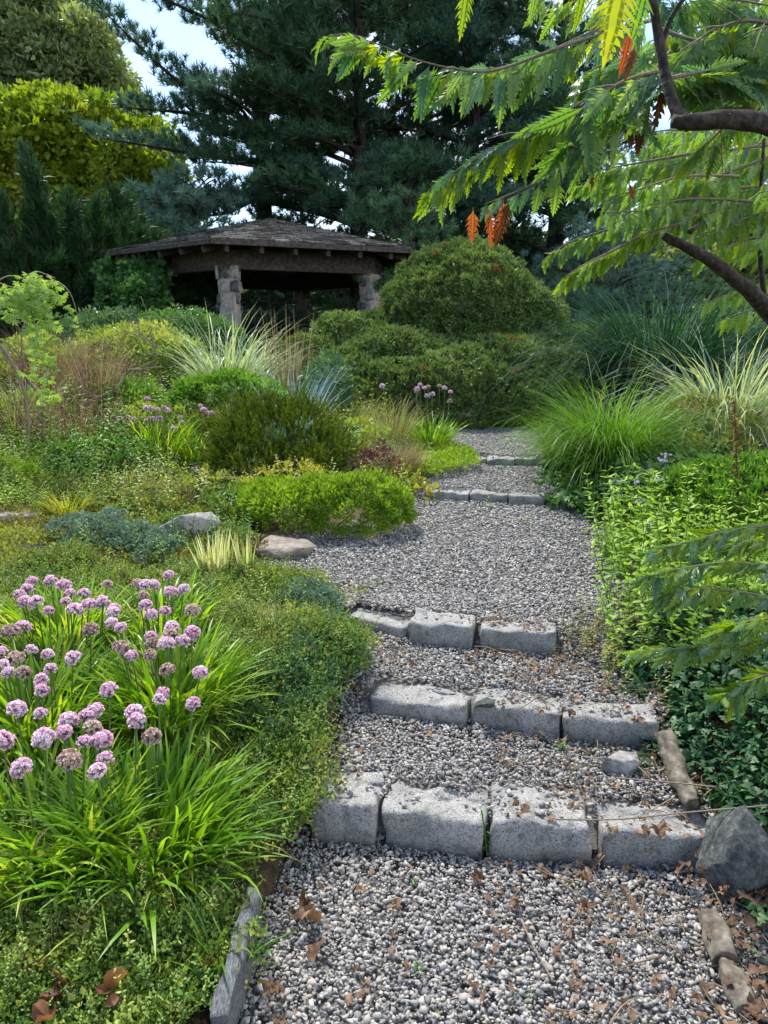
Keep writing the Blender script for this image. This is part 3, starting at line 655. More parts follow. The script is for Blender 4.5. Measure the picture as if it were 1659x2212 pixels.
# ================================================================== TREES
def limb_curve(p0, az, ln, el0, el1, n=9, wig=.12):
    P = [np.array(p0, float)]; a = az
    for i in range(n - 1):
        t = i / (n - 2); el = el0 + (el1 - el0) * t; a += rng.normal(0, wig)
        P.append(P[-1] + ln / (n - 1) * np.array([math.cos(a) * math.cos(el), math.sin(a) * math.cos(el), math.sin(el)]))
    return np.array(P)
def pine(u, v_base, y, height, label, mat, limbs=(), lo=.08, nl=46, reach=5.0, r0=.3, clump=.52, lean=(0, 0), dens=1.0, az_rng=None, spread=1.0, cat='pine tree', name='pine_tree', el=(.25, -.05), nd=(30, .19, .021)):
    b = at(u, v_base, y); zb = float(H(b.x, y)); base = np.array([b.x, y, zb])
    top = base + np.array([lean[0], lean[1], height])
    root = empty(name, base, label=label, cat=cat)
    tl = smooth_line([base, base + (top - base) * .5 + [.15, 0, 0], top], 14) - base
    wood = [tube(tl, np.linspace(r0, .04, 14), 9, wob=.08)]; cp, cd, cs = [], [], []
    def leaf_up(P, w0):
        n = len(P); wood.append(tube(P, np.linspace(w0, .015, n), 5))
        seg = np.linalg.norm(np.diff(P, axis=0), axis=1).sum(); m = int(seg / .21 * dens)
        for s in np.linspace(.2, 1, max(3, m)):
            q = s * (n - 1); i = min(n - 2, int(q)); p = P[i] + (P[i + 1] - P[i]) * (q - i); d = P[i + 1] - P[i]; d /= np.linalg.norm(d)
            side = np.cross(d, [0, 0, 1]); side /= np.linalg.norm(side) + 1e-9
            bl = min(1.5, seg * .34) * (1.15 - s * .75) * rng.uniform(.6, 1.2) * spread
            for sg in (-1, 1):
                dirv = side * sg * .9 + d * rng.uniform(.3, .9) + np.array([0, 0, rng.uniform(-.12, .3)]); dirv /= np.linalg.norm(dirv)
                k = max(1, int(bl / .24))
                for t in (np.arange(k) + 1) / k:
                    cp.append(p + dirv * bl * t + rng.normal(0, .05, 3)); cd.append(dirv * .5 + np.array([0, 0, 1.0]) + rng.normal(0, .3, 3)); cs.append(rng.uniform(.7, 1.2))
        for _ in range(3): cp.append(P[-1] + rng.normal(0, .1, 3)); cd.append(np.array([0, 0, 1.]) + d); cs.append(1.1)
    for Lp in limbs:
        pts = np.array([at(a, b_, yy)[:] for a, b_, yy in Lp]) - base; leaf_up(smooth_line(pts, 12), .11)
    for i in range(nl):
        s = lo + (1 - lo) * (i + .5) / nl; p = tl[min(13, int(s * 13))] * (1 - (s * 13) % 1) + tl[min(13, int(s * 13) + 1)] * ((s * 13) % 1)
        az = rng.uniform(0, 2 * np.pi) if az_rng is None else rng.uniform(*az_rng)
        ln = reach * (1 - s) ** .55 * rng.uniform(.65, 1.1) + .3
        P = limb_curve(p, az, ln, el[0] + .5 * s, el[1] + rng.normal(0, .12) + .4 * s); leaf_up(P, (.05 + .06 * (1 - s)) * min(1, r0 / .28))
    V_, T_, l_ = merge(wood); link('trunk', mesh('trunk', V_, T_, M['bark'], smooth=True), root)
    protos = [p_needles(nd[0], nd[1], nd[2], .10, 1.35) for _ in range(5)]
    cp = np.array(cp); cd = np.array(cd); V_, T_, l_ = inst(protos, cp, frames(cd), np.array(cs) * clump / .34)
    link('crown', mesh('crown', V_, T_, M[mat], l_), root, kind='stuff'); return root
NP = len
pine(566, 480, 27, 19, 'tall dark pine standing behind the pavilion roof, its long limb rising to the upper left', 'pine', lo=.30, nl=64, reach=5.2, az_rng=(-2.15, 1.95), r0=.34, dens=1.05,
     limbs=[[(570, 275, 27), (480, 235, 26.6), (390, 185, 26), (290, 90, 25.5), (185, -15, 25)], [(566, 290, 27), (460, 250, 26.5), (370, 240, 26), (270, 232, 25.5)],
            [(566, 350, 27), (470, 340, 26), (380, 325, 25.5), (215, 297, 25)], [(570, 120, 27), (500, 60, 27), (400, 20, 26), (300, -30, 26)], [(566, 300, 27), (500, 290, 26), (430, 285, 25)],
            [(562, 400, 27), (480, 440, 25), (380, 430, 24.5), (290, 430, 24)], [(560, 420, 27), (500, 460, 25), (420, 470, 24.5)], [(566, 380, 27), (640, 370, 25), (700, 380, 24)]])
pine(770, 560, 25, 17, 'broad green pine right of the pavilion roof peak, with drooping boughs over the roof', 'pine2', lo=.20, nl=72, reach=5.4, dens=1.05,
     limbs=[[(750, 430, 25), (680, 420, 23.5), (600, 400, 23), (560, 395, 22.6)], [(760, 330, 25), (700, 300, 23.5), (640, 290, 23)], [(770, 480, 25), (740, 440, 23), (690, 450, 22.5)], [(770, 420, 25), (840, 370, 23), (900, 330, 22.5)]])
pine(1010, 560, 26, 16.5, 'dense dark pine behind the domed shrub, under the hanging leafy spray', 'pine', lo=.12, nl=78, reach=5.2, dens=1.05)
pine(905, 540, 30, 20, 'farthest dark pine filling the gap between two nearer pines at the top', 'pine', lo=.3, nl=56, reach=5.0)
pine(1190, 640, 24, 14.5, 'mid green pine behind the right shoulder of the domed shrub', 'pine2', lo=.06, nl=76, reach=4.4, clump=.46)
pine(1310, 640, 17, 2.6, 'low blue-grey conifer with level boughs right of the domed shrub', 'blue_pine', lo=.1, nl=60, reach=2.4, clump=.26, r0=.09, el=(.12, -.1), cat='conifer', name='conifer_tree')
pine(425, 600, 24, 5.0, 'light blue-green conifer boughs between the yew and the pavilion roof', 'blue_pine', lo=.1, nl=56, reach=3.0, clump=.42, r0=.12, el=(.12, -.1), cat='conifer', name='conifer_tree')
pine(650, 620, 27, 6.2, 'blue-green conifer top just behind the pavilion roof peak', 'blue_pine', lo=.1, nl=56, reach=3.2, clump=.42, r0=.12, el=(.12, -.1), cat='conifer', name='conifer_tree')
pine(880, 620, 21, 4.6, 'young green pine between the pavilion roof and the domed shrub', 'pine2', lo=.1, nl=50, reach=2.4, clump=.4, r0=.1, el=(.2, 0))
pine(1440, 660, 34, 8.5, 'distant dark pine seen under the curved limb at the right', 'pine', lo=.1, nl=60, reach=3.8)
pine(1600, 660, 30, 9.5, 'distant pine at the right edge behind the curved limb', 'pine2', lo=.1, nl=60, reach=3.8)
def blob_tree(name, label, cat, u, v, y, blobs, mat, protos, npts, trunk=.25, sz=1.0, up=.3, hollow=.75, limb=True, bark='bark'):
    """crown from overlapping uneven lobes given in photo pixels: (u, v, dy, rx, ry, rz)"""
    base = at(u, v, y); base.z = float(H(base.x, y)); root = empty(name, base, label=label, cat=cat)
    tot = sum((b[3] * b[5]) for b in blobs); parts = []; wood = []
    for (bu, bv, dy, rx, ry, rz) in blobs:
        c = np.array(at(bu, bv, y + dy)[:]); n = int(npts * rx * rz / tot); d = rdir(n, 0); nn = np.array([noise.noise(Vector(q * 2.2) + Vector((bu, bv, 0))) for q in d])
        r_ = hollow + (1 - hollow) * rng.random(n) ** .6 + .5 * nn
        p = c + d * r_[:, None] * [rx, ry, rz]; m = (d[:, 1] < .55) ; p, d = p[m], d[m]
        parts.append(inst(protos, p - np.array(base), frames(d + [0, 0, up] + rng.normal(0, .3, d.shape)), sz * rng.uniform(.7, 1.25, len(p))))
        if limb:
            q = c - np.array(base); wood.append(tube(smooth_line([[0, 0, 0], [q[0] * .3, q[1] * .3, q[2] * .55], q, q * 1.02 + [0, 0, rz * .5]], 8), np.linspace(trunk, .03, 8), 6))
    if wood:
        V_, T_, l_ = merge(wood); link('trunk', mesh('trunk', V_, T_, M[bark], smooth=True), root)
    V_, T_, l_ = merge(parts); link('crown', mesh('crown', V_, T_, M[mat], l_), root, kind='stuff'); return root
far_l = [p_leaves(22, .42, .22, .55, .2) for _ in range(4)]
blob_tree('broadleaf_tree', 'large grey-green broadleaf tree far off at the upper left', 'tree', 60, 560, 46, [(40, 160, 0, 4.2, 4, 4.2), (-60, 60, 0, 4, 4, 4), (70, 90, 0, 2.6, 3, 2.6), (150, 150, -1, 2.7, 3, 2.3), (200, 200, 0, 2.0, 3, 1.6), (0, 240, -1, 5.5, 4, 3), (120, 240, 0, 4.3, 4, 2.4)], 'fartree', far_l, 5200, sz=.85)
yel_l = [p_leaves(12, .24, .15, .4, .1) for _ in range(4)]
blob_tree('broadleaf_tree', 'yellow-green broadleaf tree below the grey-green one at the left', 'tree', 160, 640, 31, [(60, 330, 0, 2.4, 2.4, 1.6), (150, 310, 0, 2.6, 2.4, 1.3), (230, 350, 0, 2.3, 2.4, 1.8), (300, 400, -1, 1.5, 2, 1.5), (-20, 380, 0, 2.4, 2.4, 2.2), (150, 420, 0, 3.5, 2.4, 2), (300, 470, 0, 1.6, 2, 1.4), (180, 500, 0, 3.0, 2, 1.6), (20, 480, 0, 2.6, 2, 1.8)], 'yellowtree', yel_l, 10500)
blob_tree('broadleaf_tree', 'pale green tree seen through the gap left of the pavilion', 'tree', 380, 690, 30, [(360, 600, 0, 1.3, 2, 1.5), (420, 640, 0, 1.8, 2, 1.4), (340, 480, 2, 1.4, 2, 1.2)], 'yellowtree', yel_l, 1500, sz=.9)
far2 = [p_leaves(20, .3, .16, .5, .1) for _ in range(4)]
blob_tree('broadleaf_tree', 'green tree showing behind the pavilion railing', 'tree', 720, 720, 33, [(690, 660, 0, 2.2, 2, 1.6), (600, 680, 0, 2.2, 2, 1.2), (760, 640, 0, 1.6, 2, 1.6)], 'fartree', far2, 1600, sz=.9)
blob_tree('broadleaf_tree', 'green broadleaf tree low at the right behind the grasses', 'tree', 1420, 720, 30, [(1330, 640, 0, 2, 2, 1.4), (1430, 660, 0, 2, 2, 1.2), (1540, 640, 0, 2.4, 2, 1.8), (1650, 610, 0, 2.4, 2, 2)], 'fartree', far2, 2600, sz=.9)
# far wood that closes the horizon
def treeline():
    n = 9000; a = rng.uniform(-1.05, 1.05, n); r_ = rng.uniform(58, 70, n); x = r_ * np.sin(a); y = r_ * np.cos(a)
    top = 5.2 + 2.2 * np.sin(a * 14) + 1.3 * np.sin(a * 41 + 1); z = 1.2 + rng.random(n) ** .8 * top
    V_, T_, l_ = inst([p_leaves(20, .9, .5, 1.3, .2) for _ in range(3)], np.stack([x, y, z], 1), frames(rdir(n, .3)), rng.uniform(.7, 1.3, n))
    tag(link('distant_woods', mesh('distant_woods', V_, T_, M['fartree'], l_)), 'low band of distant woodland closing the view behind the garden', 'woods', kind='stuff')
treeline()
# dark feathery yew at the left: upswept plumes
def feather_yew():
    base = at(170, 720, 20.5); base.z = float(H(base.x, 20.5)); root = empty('yew_tree', base, label='large dark feathery yew with upswept plumes left of the pavilion', cat='yew')
    wood, pos, dr, sc_ = [], [], [], []; B = np.array(base)
    tips = []
    for _ in range(150):
        u = rng.uniform(-60, 400); top = np.interp(u, [-60, 0, 40, 100, 150, 220, 250, 300, 350, 400], [360, 400, 320, 390, 430, 450, 400, 480, 530, 580])
        v = rng.uniform(top, 660) if rng.random() < .75 else top + rng.uniform(0, 40); tips.append((u, v, 20.5 + rng.uniform(-2.2, 1.4) * (1 - abs(u - 170) / 420)))
    for (u, v, yy) in tips:
        t = np.array(at(u, v, yy)[:]); s = B + [(t[0] - B[0]) * .45, (yy - 20.5) * .3, max(.1, (t[2] - B[2]) * .35)]
        P = smooth_line([s, (s + t) / 2 + [(t[0] - s[0]) * .12, 0, -.1], t], 10) - B; wood.append(tube(P, np.linspace(.05, .01, 10), 5))
        d0 = (P[-1] - P[0]); ln = np.linalg.norm(d0); m = max(8, int(ln * 20))
        for q in rng.uniform(.12, 1, m):
            i = min(8, int(q * 9)); p = P[i] + (P[i + 1] - P[i]) * (q * 9 - i); w_ = .22 * (1.1 - q)
            pos.append(p + rng.normal(0, w_, 3)); dr.append(d0 / ln + rng.normal(0, .35, 3) + [0, 0, .2]); sc_.append(rng.uniform(.7, 1.2))
    # dense body lower down
    for _ in range(1500):
        u = rng.uniform(-80, 400); v = rng.uniform(535, 730); pos.append(np.array(at(u, v, 20.4 + rng.uniform(-.5, 2.2))[:]) - B); dr.append(rng.normal(0, .5, 3) + [0, -.4, .6]); sc_.append(1.3)
    V_, T_, l_ = merge(wood); link('trunk', mesh('trunk', V_, T_, M['bark']), root)
    pr = [p_needles(26, .24, .028, .32, .9) for _ in range(4)]
    V_, T_, l_ = inst(pr, np.array(pos), frames(np.array(dr)), np.array(sc_)); link('crown', mesh('crown', V_, T_, M['yewtree'], l_), root, kind='stuff')
feather_yew()
ivy_poly = [(0, 0), (.02, .35), (.16, .42), (.22, .22), (.48, .34), (.58, .16), (.78, .14), (1, 0)]
def p_ivy(n, size, rad, facing=None, up=.6, petiole=True):
    Vl, Tl, Ll = [], [], []
    base_V = []
    for a, h in ivy_poly: base_V.append((h, .06 * h, a))
    hv = [(0, 0, -.02)] + [(h, -.10 * h, a) for a, h in ivy_poly if h > 0] + [(0, -.10, 1)]
    for a, h in reversed([q for q in ivy_poly if q[1] > 0]): hv.append((-h, -.10 * h, a))
    hv = [(0, .03, .4)] + hv; pv = np.array(hv) * size; k = len(hv) - 1
    t = np.array([[0, 1 + i, 1 + (i + 1) % k] for i in range(k)])
    for i in range(n):
        c = rdir(1, 0, 0)[0] * rad * rng.random() ** .5; c[2] *= .5
        nrm = rdir(1, up * 2, 0)[0]; z = rdir(1)[0]; z -= nrm * np.dot(z, nrm); z[2] -= .3; z /= np.linalg.norm(z); nrm = np.cross(z, np.cross(nrm, z)); nrm /= np.linalg.norm(nrm)
        x = np.cross(nrm, z); R = np.stack([x, nrm, z], 1); Vl.append((pv * rng.uniform(.6, 1.2)) @ R.T + c); Tl.append(t + i * len(pv)); Ll.append(np.full(len(pv), rng.random()))
    return np.concatenate(Vl), np.concatenate(Tl), np.concatenate(Ll)
# ivy-covered mass left of the pavilion
def ivy_wall():
    n = 900; u = rng.uniform(225, 352, n); v = rng.uniform(575, 720, n); y = 18.4 + .4 * np.sin(u / 18) + .3 * np.sin(v / 15) + rng.uniform(-.15, .15, n)
    p = np.array([at(a, b, c)[:] for a, b, c in zip(u, v, y)]); root = empty('climbing_ivy', (p[:, 0].mean(), 18.5, 1.1), label='bank of climbing ivy hanging below the left eave of the pavilion', cat='ivy')
    V_, T_, l_ = inst([p_leaves(14, .14, .11, .2, 0) for _ in range(3)], p - np.array(root.location), frames(np.tile([0, -1., .5], (n, 1)) + rng.normal(0, .4, (n, 3))), rng.uniform(.7, 1.3, n)); link('foliage', mesh('foliage', V_, T_, M['ivy2'], l_), root, kind='stuff')
    link('stem', mesh('stem', *tube(smooth_line([[0, .3, 0], [.1, .3, .8], [-.1, .2, 1.7]], 8), .06, 6)[:2], M['bark']), root)
ivy_wall()
# utility pole and wires
pb = at(1304, 600, 60); pt_ = at(1304, 335, 60)
r_ = empty('utility_pole', (pb.x, 60, 1.5), label='grey utility pole showing through the leaves at the right', cat='utility pole')
link('pole', mesh('pole', *tube([(0, 0, 0), (0, 0, pt_.z - 1.5)], [.17, .13], 10)[:2], M['metal']), r_)
link('crossarm', mesh('crossarm', *tube([(-1.1, 0, pt_.z - 2.1), (1.1, 0, pt_.z - 2.1)], .07, 6)[:2], M['darkwood']), r_)
for i, dz in enumerate((0, 9, 18)):
    q = [at(1304, 520 + dz, 60), at(1400, 553 + dz, 62), at(1460, 563 + dz, 63), at(1700, 560 + dz, 66)]
    link('power_line', mesh('power_line', *tube(smooth_line([p[:] for p in q], 24), .035, 5)[:2], M['black']), label=('top', 'middle', 'lowest')[i] + ' of the three power lines in the sky gap at the right', cat='power line', group='power lines')

# ================================================================== BED PLANTS
def lobed(name, label, cat, lobes, mat, protos, dens, sz=1.0, up=.35, nfreq=4.0, namp=.12, jit=.35, stem=True, extra=None, group=None, full=False, cull=.93, sub=None):
    C = [np.array(at(u, v, y)[:]) for (u, v, y, *_r) in lobes]; Rr = [np.array(q[3:6], float) for q in lobes]
    b = C[0].copy(); b[2] = float(H(b[0], b[1])); root = empty(name, b, label=label, cat=cat); 
    if group: root['group'] = group
    ps, ds = [], []
    for i, (c, r) in enumerate(zip(C, Rr)):
        n = int(dens * 2 * math.pi * (r[0] * r[1] + r[0] * r[2] + r[1] * r[2]) / 3 * 1.3); d = rdir(n); 
        m = (d[:, 2] > -.45) & ((d[:, 1] < .5) | full | (d[:, 2] > .4)); d = d[m]
        nn = np.array([noise.noise(Vector(q) * nfreq + Vector((i * 3.3, 0, 1))) for q in d]); f = 1 + namp * 1.6 * nn + rng.normal(0, .015, len(d))
        p = c + d * r * f[:, None]; nr = d / r; nr /= np.linalg.norm(nr, axis=1, keepdims=True)
        keep = p[:, 2] > H(p[:, 0], p[:, 1]) - .02
        for j, (c2, r2) in enumerate(zip(C, Rr)):
            if j != i: keep &= (((p - c2) / r2) ** 2).sum(1) > cull ** 2 - .12
        ps.append(p[keep]); ds.append(nr[keep])
    p = np.concatenate(ps); d = np.concatenate(ds); dd = d + [0, 0, up] + rng.normal(0, jit, d.shape); s = sz * rng.uniform(.7, 1.25, len(p))
    V_, T_, l_ = inst(protos, p - b, frames(dd), s); link('foliage', mesh('foliage', V_, T_, M[mat], l_), root, kind='stuff')
    if sub:
        mt, frac, thr = sub; nn = pnoise(p[:, 0] * 3, p[:, 2] * 3, 1, 4); I = np.nonzero((nn > thr) & (rng.random(len(p)) < frac))[0]
        if len(I): V_, T_, l_ = inst(protos, p[I] + d[I] * .02 - b, frames(dd[I]), s[I]); link('dead_foliage', mesh('dead_foliage', V_, T_, M[mt], l_), root, kind='stuff')
    if stem:
        tb = []
        for c in C:
            q = c - b; g = np.array([q[0] * .6, q[1] * .6, float(H(b[0] + q[0] * .6, b[1] + q[1] * .6)) - b[2] - .02]); tb.append(tube(smooth_line([g, (g + q) / 2 + [.03, 0, 0], q], 6), np.linspace(.03, .01, 6) * min(1, Rr[0][0] * 1.5), 5))
        V_, T_, l_ = merge(tb); link('stem', mesh('stem', V_, T_, M['twig']), root)
    return root
tuftA = [p_leaves(14, .075, .026, .035, .5) for _ in range(5)]
lobed('domed_shrub', 'tall rounded dome of a dense dwarf conifer right of the pavilion', 'shrub',
      [(992, 700, 11.2, 1.06, 1.1, 1.0), (1075, 735, 11, .92, .9, .82), (915, 655, 10.9, .38, .6, .46), (1000, 650, 11.2, .88, .9, .74), (1120, 700, 10.9, .45, .6, .4)], 'dome', tuftA, 520, sz=.85, nfreq=6, namp=.09, sub=('domebrown', .035, .30))
lobed('spreading_shrub', 'low spreading mass of cushion shaped conifer at the foot of the tall dome', 'shrub',
      [(860, 760, 10.3, .60, .7, .26), (735, 815, 9.9, .50, .6, .32), (860, 845, 9.5, .55, .5, .34), (985, 830, 9.5, .65, .6, .38), (1080, 790, 9.9, .6, .6, .32), (1010, 885, 9.2, .45, .4, .28), (1125, 875, 9.2, .52, .4, .36), (1200, 825, 9.5, .5, .5, .34), (1270, 810, 9.9, .4, .4, .28)]
      + [(u + random.uniform(-22, 22), v + random.uniform(-10, 10) + 6 * math.sin(u / 60), yy + random.uniform(-.12, .12), random.uniform(.30, .46), .38, random.uniform(.15, .23)) for j, (v, yy, ua, ub) in enumerate(((700, 10.9, 840, 1000), (732, 10.5, 690, 1290), (762, 10.2, 680, 1300), (803, 9.8, 690, 1310), (846, 9.35, 790, 1250))) for u in range(ua + 30 * (j % 2), ub, 88)], 'dome', tuftA, 520, sz=.85, nfreq=6, namp=.13, sub=('domebrown', .035, .30))
tuftY = [p_needles(22, .05, .010, .10, .9) for _ in range(3)] + [p_needles(30, .05, .011, .20, .6) for _ in range(2)]
lobed('yew_bush', 'dark olive spiky yew bush in the middle of the left bed', 'shrub',
      [(600, 985, 6.5, .42, .38, .33), (525, 1000, 6.35, .25, .28, .22), (675, 1000, 6.35, .28, .28, .20), (560, 945, 6.6, .28, .3, .22), (640, 940, 6.6, .28, .3, .22), (560, 1020, 6.2, .28, .22, .15), (640, 1020, 6.2, .28, .22, .15)], 'yew', tuftY, 1300, sz=.85, up=1.0, nfreq=5, namp=.34, jit=.45)
tuftL = [p_leaves(22, .032, .011, .03, .7) for _ in range(5)]
lobed('cushion_plant', 'bright lime-green cushion plant at the left rim of the gravel landing', 'plant',
      [(600, 1095, 5.05, .23, .22, .15), (690, 1092, 5.0, .26, .22, .17), (775, 1092, 5.0, .27, .22, .18), (835, 1098, 5.05, .15, .2, .14), (560, 1080, 5.3, .14, .2, .10), (640, 1110, 4.9, .2, .16, .12), (760, 1118, 4.85, .22, .15, .12)], 'lime', tuftL, 1500, sz=1.0, nfreq=7, namp=.2)
tuftJ = [p_leaves(18, .02, .012, .03, .5) for _ in range(4)]
lobed('dwarf_juniper', 'mounded blue-green dwarf juniper beside the black plant label', 'shrub',
      [(160, 1160, 4.65, .14, .2, .10), (225, 1158, 4.6, .17, .2, .12), (290, 1175, 4.5, .17, .18, .10), (200, 1185, 4.45, .15, .15, .08), (340, 1195, 4.35, .14, .15, .07)], 'juniper', tuftJ, 1900, nfreq=8, namp=.28, sz=.95)
lobed('dwarf_juniper', 'small blue-green juniper tuft at the left edge behind the plant label', 'shrub', [(20, 1185, 4.6, .13, .15, .06), (60, 1190, 4.7, .1, .12, .05)], 'juniper', tuftJ, 2000, nfreq=8, namp=.25, sz=.9)
lobed('creeping_juniper', 'blue-green creeping juniper sprawling onto the landing above the third step', 'shrub', [(665, 1290, 3.62, .11, .14, .05), (700, 1310, 3.5, .07, .12, .04), (715, 1355, 3.28, .08, .07, .03)], 'juniper', tuftJ, 2600, nfreq=8, namp=.3, sz=.8)
tuftF = [p_leaves(20, .05, .018, .05, .6) for _ in range(4)]
lobed('leafy_shrub', 'fresh green feathery perennial below the yellow grass in the left bed', 'plant', [(500, 850, 7.4, .34, .3, .16), (430, 860, 7.5, .2, .3, .14), (560, 860, 7.4, .2, .3, .12)], 'fresh', tuftF, 600, namp=.2)
lobed('leafy_shrub', 'fine green bush behind the mint-like leaves at the right edge', 'plant', [(1560, 1080, 5.0, .38, .3, .22), (1650, 1070, 5.1, .35, .3, .24), (1480, 1090, 5.1, .25, .3, .14), (1620, 1120, 4.7, .4, .3, .2)], 'fresh', tuftF, 800, sz=.8, namp=.2)
lobed('rose_bush', 'thin brownish rose bush between the fountain grass and the pale grass', 'shrub', [(1480, 940, 6.6, .36, .4, .26), (1540, 930, 6.7, .3, .3, .22), (1430, 990, 6.4, .28, .3, .2), (1530, 1000, 6.3, .35, .3, .2)], 'olive', [p_leaves(9, .04, .026, .08, .2) for _ in range(4)], 330, namp=.3, sz=.9)
# fine filler shrubs of the far bed
for (lb, u, v, y, rx, rz, mt) in (('grey-green leafy bush left of the pale arching grass', 300, 790, 10.5, .9, .45, 'mixed'), ('dusky bush with pale buds before the ivy bank', 230, 760, 11.5, 1.0, .5, 'thyme_dark'),
        ('weedy green bush at the left edge under the creeper', 60, 850, 8.5, .8, .5, 'mixed'), ('dark green shrub under the left end of the pavilion', 400, 760, 13, .9, .6, 'ivy2'),
        ('bright green perennial clump in the far left bed', 270, 880, 8.0, .34, .22, 'fresh'), ('green shrub behind the dark arching grass at the right', 1330, 740, 12.5, .9, .3, 'thyme_dark'),
        ('dark leafy shrub at the right edge under the curved limb', 1610, 740, 11.5, 1.0, .5, 'ivy2'), ('dusky green perennial right of the blue grass', 705, 835, 8.4, .2, .25, 'thyme_dark')):
    lobed('garden_shrub', lb, 'shrub', [(u, v, y, rx, .5, rz), (u - 60 * rx, v + 8, y - .2, rx * .6, .4, rz * .7), (u + 60 * rx, v + 5, y - .1, rx * .6, .4, rz * .75)], mt, [p_leaves(16, .06, .028, .08, .3) for _ in range(3)], 230, sz=1.0, namp=.3, jit=.6)

for (lb, u, v, y, rx, rz, mt, szz) in (('bright yellow-green leafy clump left of the pale split rock', 250, 1000, 6.2, .26, .16, 'fresh', .8), ('bright leafy clump in the left bed between bare stalks and the sedge', 160, 1015, 6.0, .24, .16, 'fresh', .8), ('lime leafy clump cut by the left edge of the photo', 10, 1050, 5.6, .3, .2, 'lime', .8), ('mixed olive clump above the pale boulder', 330, 1090, 5.3, .26, .14, 'olive', .7),
        ('green leafy clump right of the pale boulder', 500, 1100, 5.2, .18, .13, 'mixed', .7), ('yellowish clump between the yew bush and the lime cushion', 620, 1045, 5.7, .28, .12, 'chart', .7), ('dusky purple-leaved clump at the right foot of the yew bush', 815, 1010, 6.0, .14, .14, 'purple', .7), ('weedy green clump under the tan dried grass', 330, 930, 7.0, .3, .2, 'mixed', .9), ('grey-green weed clump at the far left under the creeper', 60, 930, 7.0, .35, .25, 'thyme', 1.0),
        ('brown-green sedum-like clump before the yew bush', 450, 1060, 5.6, .24, .12, 'olive', .7), ('light green weed clump right of the yew bush', 770, 960, 6.9, .25, .18, 'mixed', .8)):
    lobed('low_plant', lb, 'plant', [(u, v, y, rx, rx * .8, rz), (u - 150 * rx, v + 6, y - .1, rx * .6, rx * .6, rz * .7), (u + 150 * rx, v + 4, y + .05, rx * .6, rx * .6, rz * .75)], mt, [p_leaves(14, .055, .03, .06, .5) for _ in range(2)] + [p_sprig(4, .05, .026, .12, .6) for _ in range(2)], 380, sz=szz, namp=.35, jit=.6, up=.8)
def grass(name, label, u, v, y, n, h, spread, width, droop, mat, rad=.1, seg=7, cat='ornamental grass', k_h=.35, mats=(), **k):
    p = at(u, v, y); root = empty(name, (p.x, y, float(H(p.x, y))), label=label, cat=cat)
    V_, T_, l_ = blades(n, p.x, y, h, spread, width, droop, seg=seg, rad=rad, k_h=k_h, **k); link('blades', mesh('blades', V_ - np.array(root.location), T_, M[mat], l_), root, kind='stuff')
    for (m2, n2, h2, sp2, w2, dr2) in mats:
        V_, T_, l_ = blades(n2, p.x, y, h2, sp2, w2, dr2, seg=seg, rad=rad, k_h=.25); link('culms', mesh('culms', V_ - np.array(root.location), T_, M[m2], l_), root, kind='stuff')
    return root
grass('arching_grass', 'tall pale arching grass in front of the left pavilion column', 490, 800, 9.3, 330, 1.42, .40, .018, 1.5, 'miscpale', rad=.22)
grass('arching_grass', 'second pale arching grass leaning right of the column foot', 560, 800, 9.6, 120, 1.15, .5, .018, 1.6, 'miscpale', rad=.15)
grass('yellow_grass', 'fine yellow-green mound of grass below the pale arching grass', 490, 880, 7.7, 900, .62, .6, .008, 1.4, 'yellowgrass', rad=.22)
grass('yellow_grass', 'small yellow sedge tuft low in the left bed', 145, 1100, 5.0, 420, .30, .8, .006, 1.4, 'yellowgrass', rad=.07)
grass('blue_grass', 'steel-blue lyme grass right of the yellow-green grass', 625, 880, 7.3, 200, .92, .32, .011, .7, 'blue_grass', rad=.18)
grass('tan_reed', 'upright tan reed stems standing before the pavilion', 625, 800, 9.2, 60, 1.25, .14, .014, .12, 'tan', rad=.22, k_h=.3)
grass('dry_grass', 'wispy reddish dried grass left of the ivy bank', 120, 900, 8.0, 420, 1.08, .26, .008, 1.0, 'redtan', rad=.22)
grass('dry_grass', 'wispy tan dried grass between bare twigs', 215, 900, 7.8, 300, 1.0, .24, .008, 1.0, 'tan', rad=.16)
grass('dry_grass', 'low tangle of brown stems at the left edge of the bed', 40, 940, 7.0, 500, .75, .6, .006, .8, 'tangreen', rad=.4)
grass('dry_grass', 'brown woody stalks under the bare grey shrub', 160, 960, 6.6, 260, .6, .5, .008, .5, 'redtan', rad=.3)
grass('tufted_grass', 'tan tufted grass behind the spiky fescue left of the path', 840, 900, 7.4, 420, .62, .5, .006, .9, 'tangreen', rad=.16)
grass('tufted_grass', 'grey-tan rounded fescue tuft left of the topmost step', 860, 985, 6.5, 900, .36, .85, .0045, .5, 'tan', rad=.1)
grass('tufted_grass', 'sparse tan grass in the left bed behind the yew bush', 760, 880, 8.0, 260, .6, .5, .007, 1.0, 'yellowgrass', rad=.25)
grass('fountain_grass', 'large bright green fountain grass right of the upper path', 1320, 1000, 6.1, 1700, 1.15, .45, .0085, 2.1, 'hakone', rad=.17, seg=8)
grass('fountain_grass', 'smaller soft green grass at the right rim of the upper path', 1235, 960, 6.8, 700, .66, .6, .007, 1.6, 'hakone', rad=.2)
grass('dark_grass', 'dark green arching grass mound behind the fountain grass', 1425, 870, 8.4, 1400, 2.15, .36, .018, 2.1, 'miscdark', rad=.3)
grass('variegated_grass', 'white-striped arching grass at the right above the rose bush', 1570, 940, 7.0, 620, 1.42, .5, .019, 2.0, 'miscpale', rad=.2)
grass('weedy_grass', 'small straw coloured grass tuft in the ground cover left of the landing', 560, 1370, 3.2, 380, .22, .8, .0032, 1.3, 'tangreen', rad=.08)
grass('weedy_grass', 'thin straw grass right of the allium clump', 600, 1330, 3.45, 200, .18, .9, .003, 1.3, 'tangreen', rad=.08)
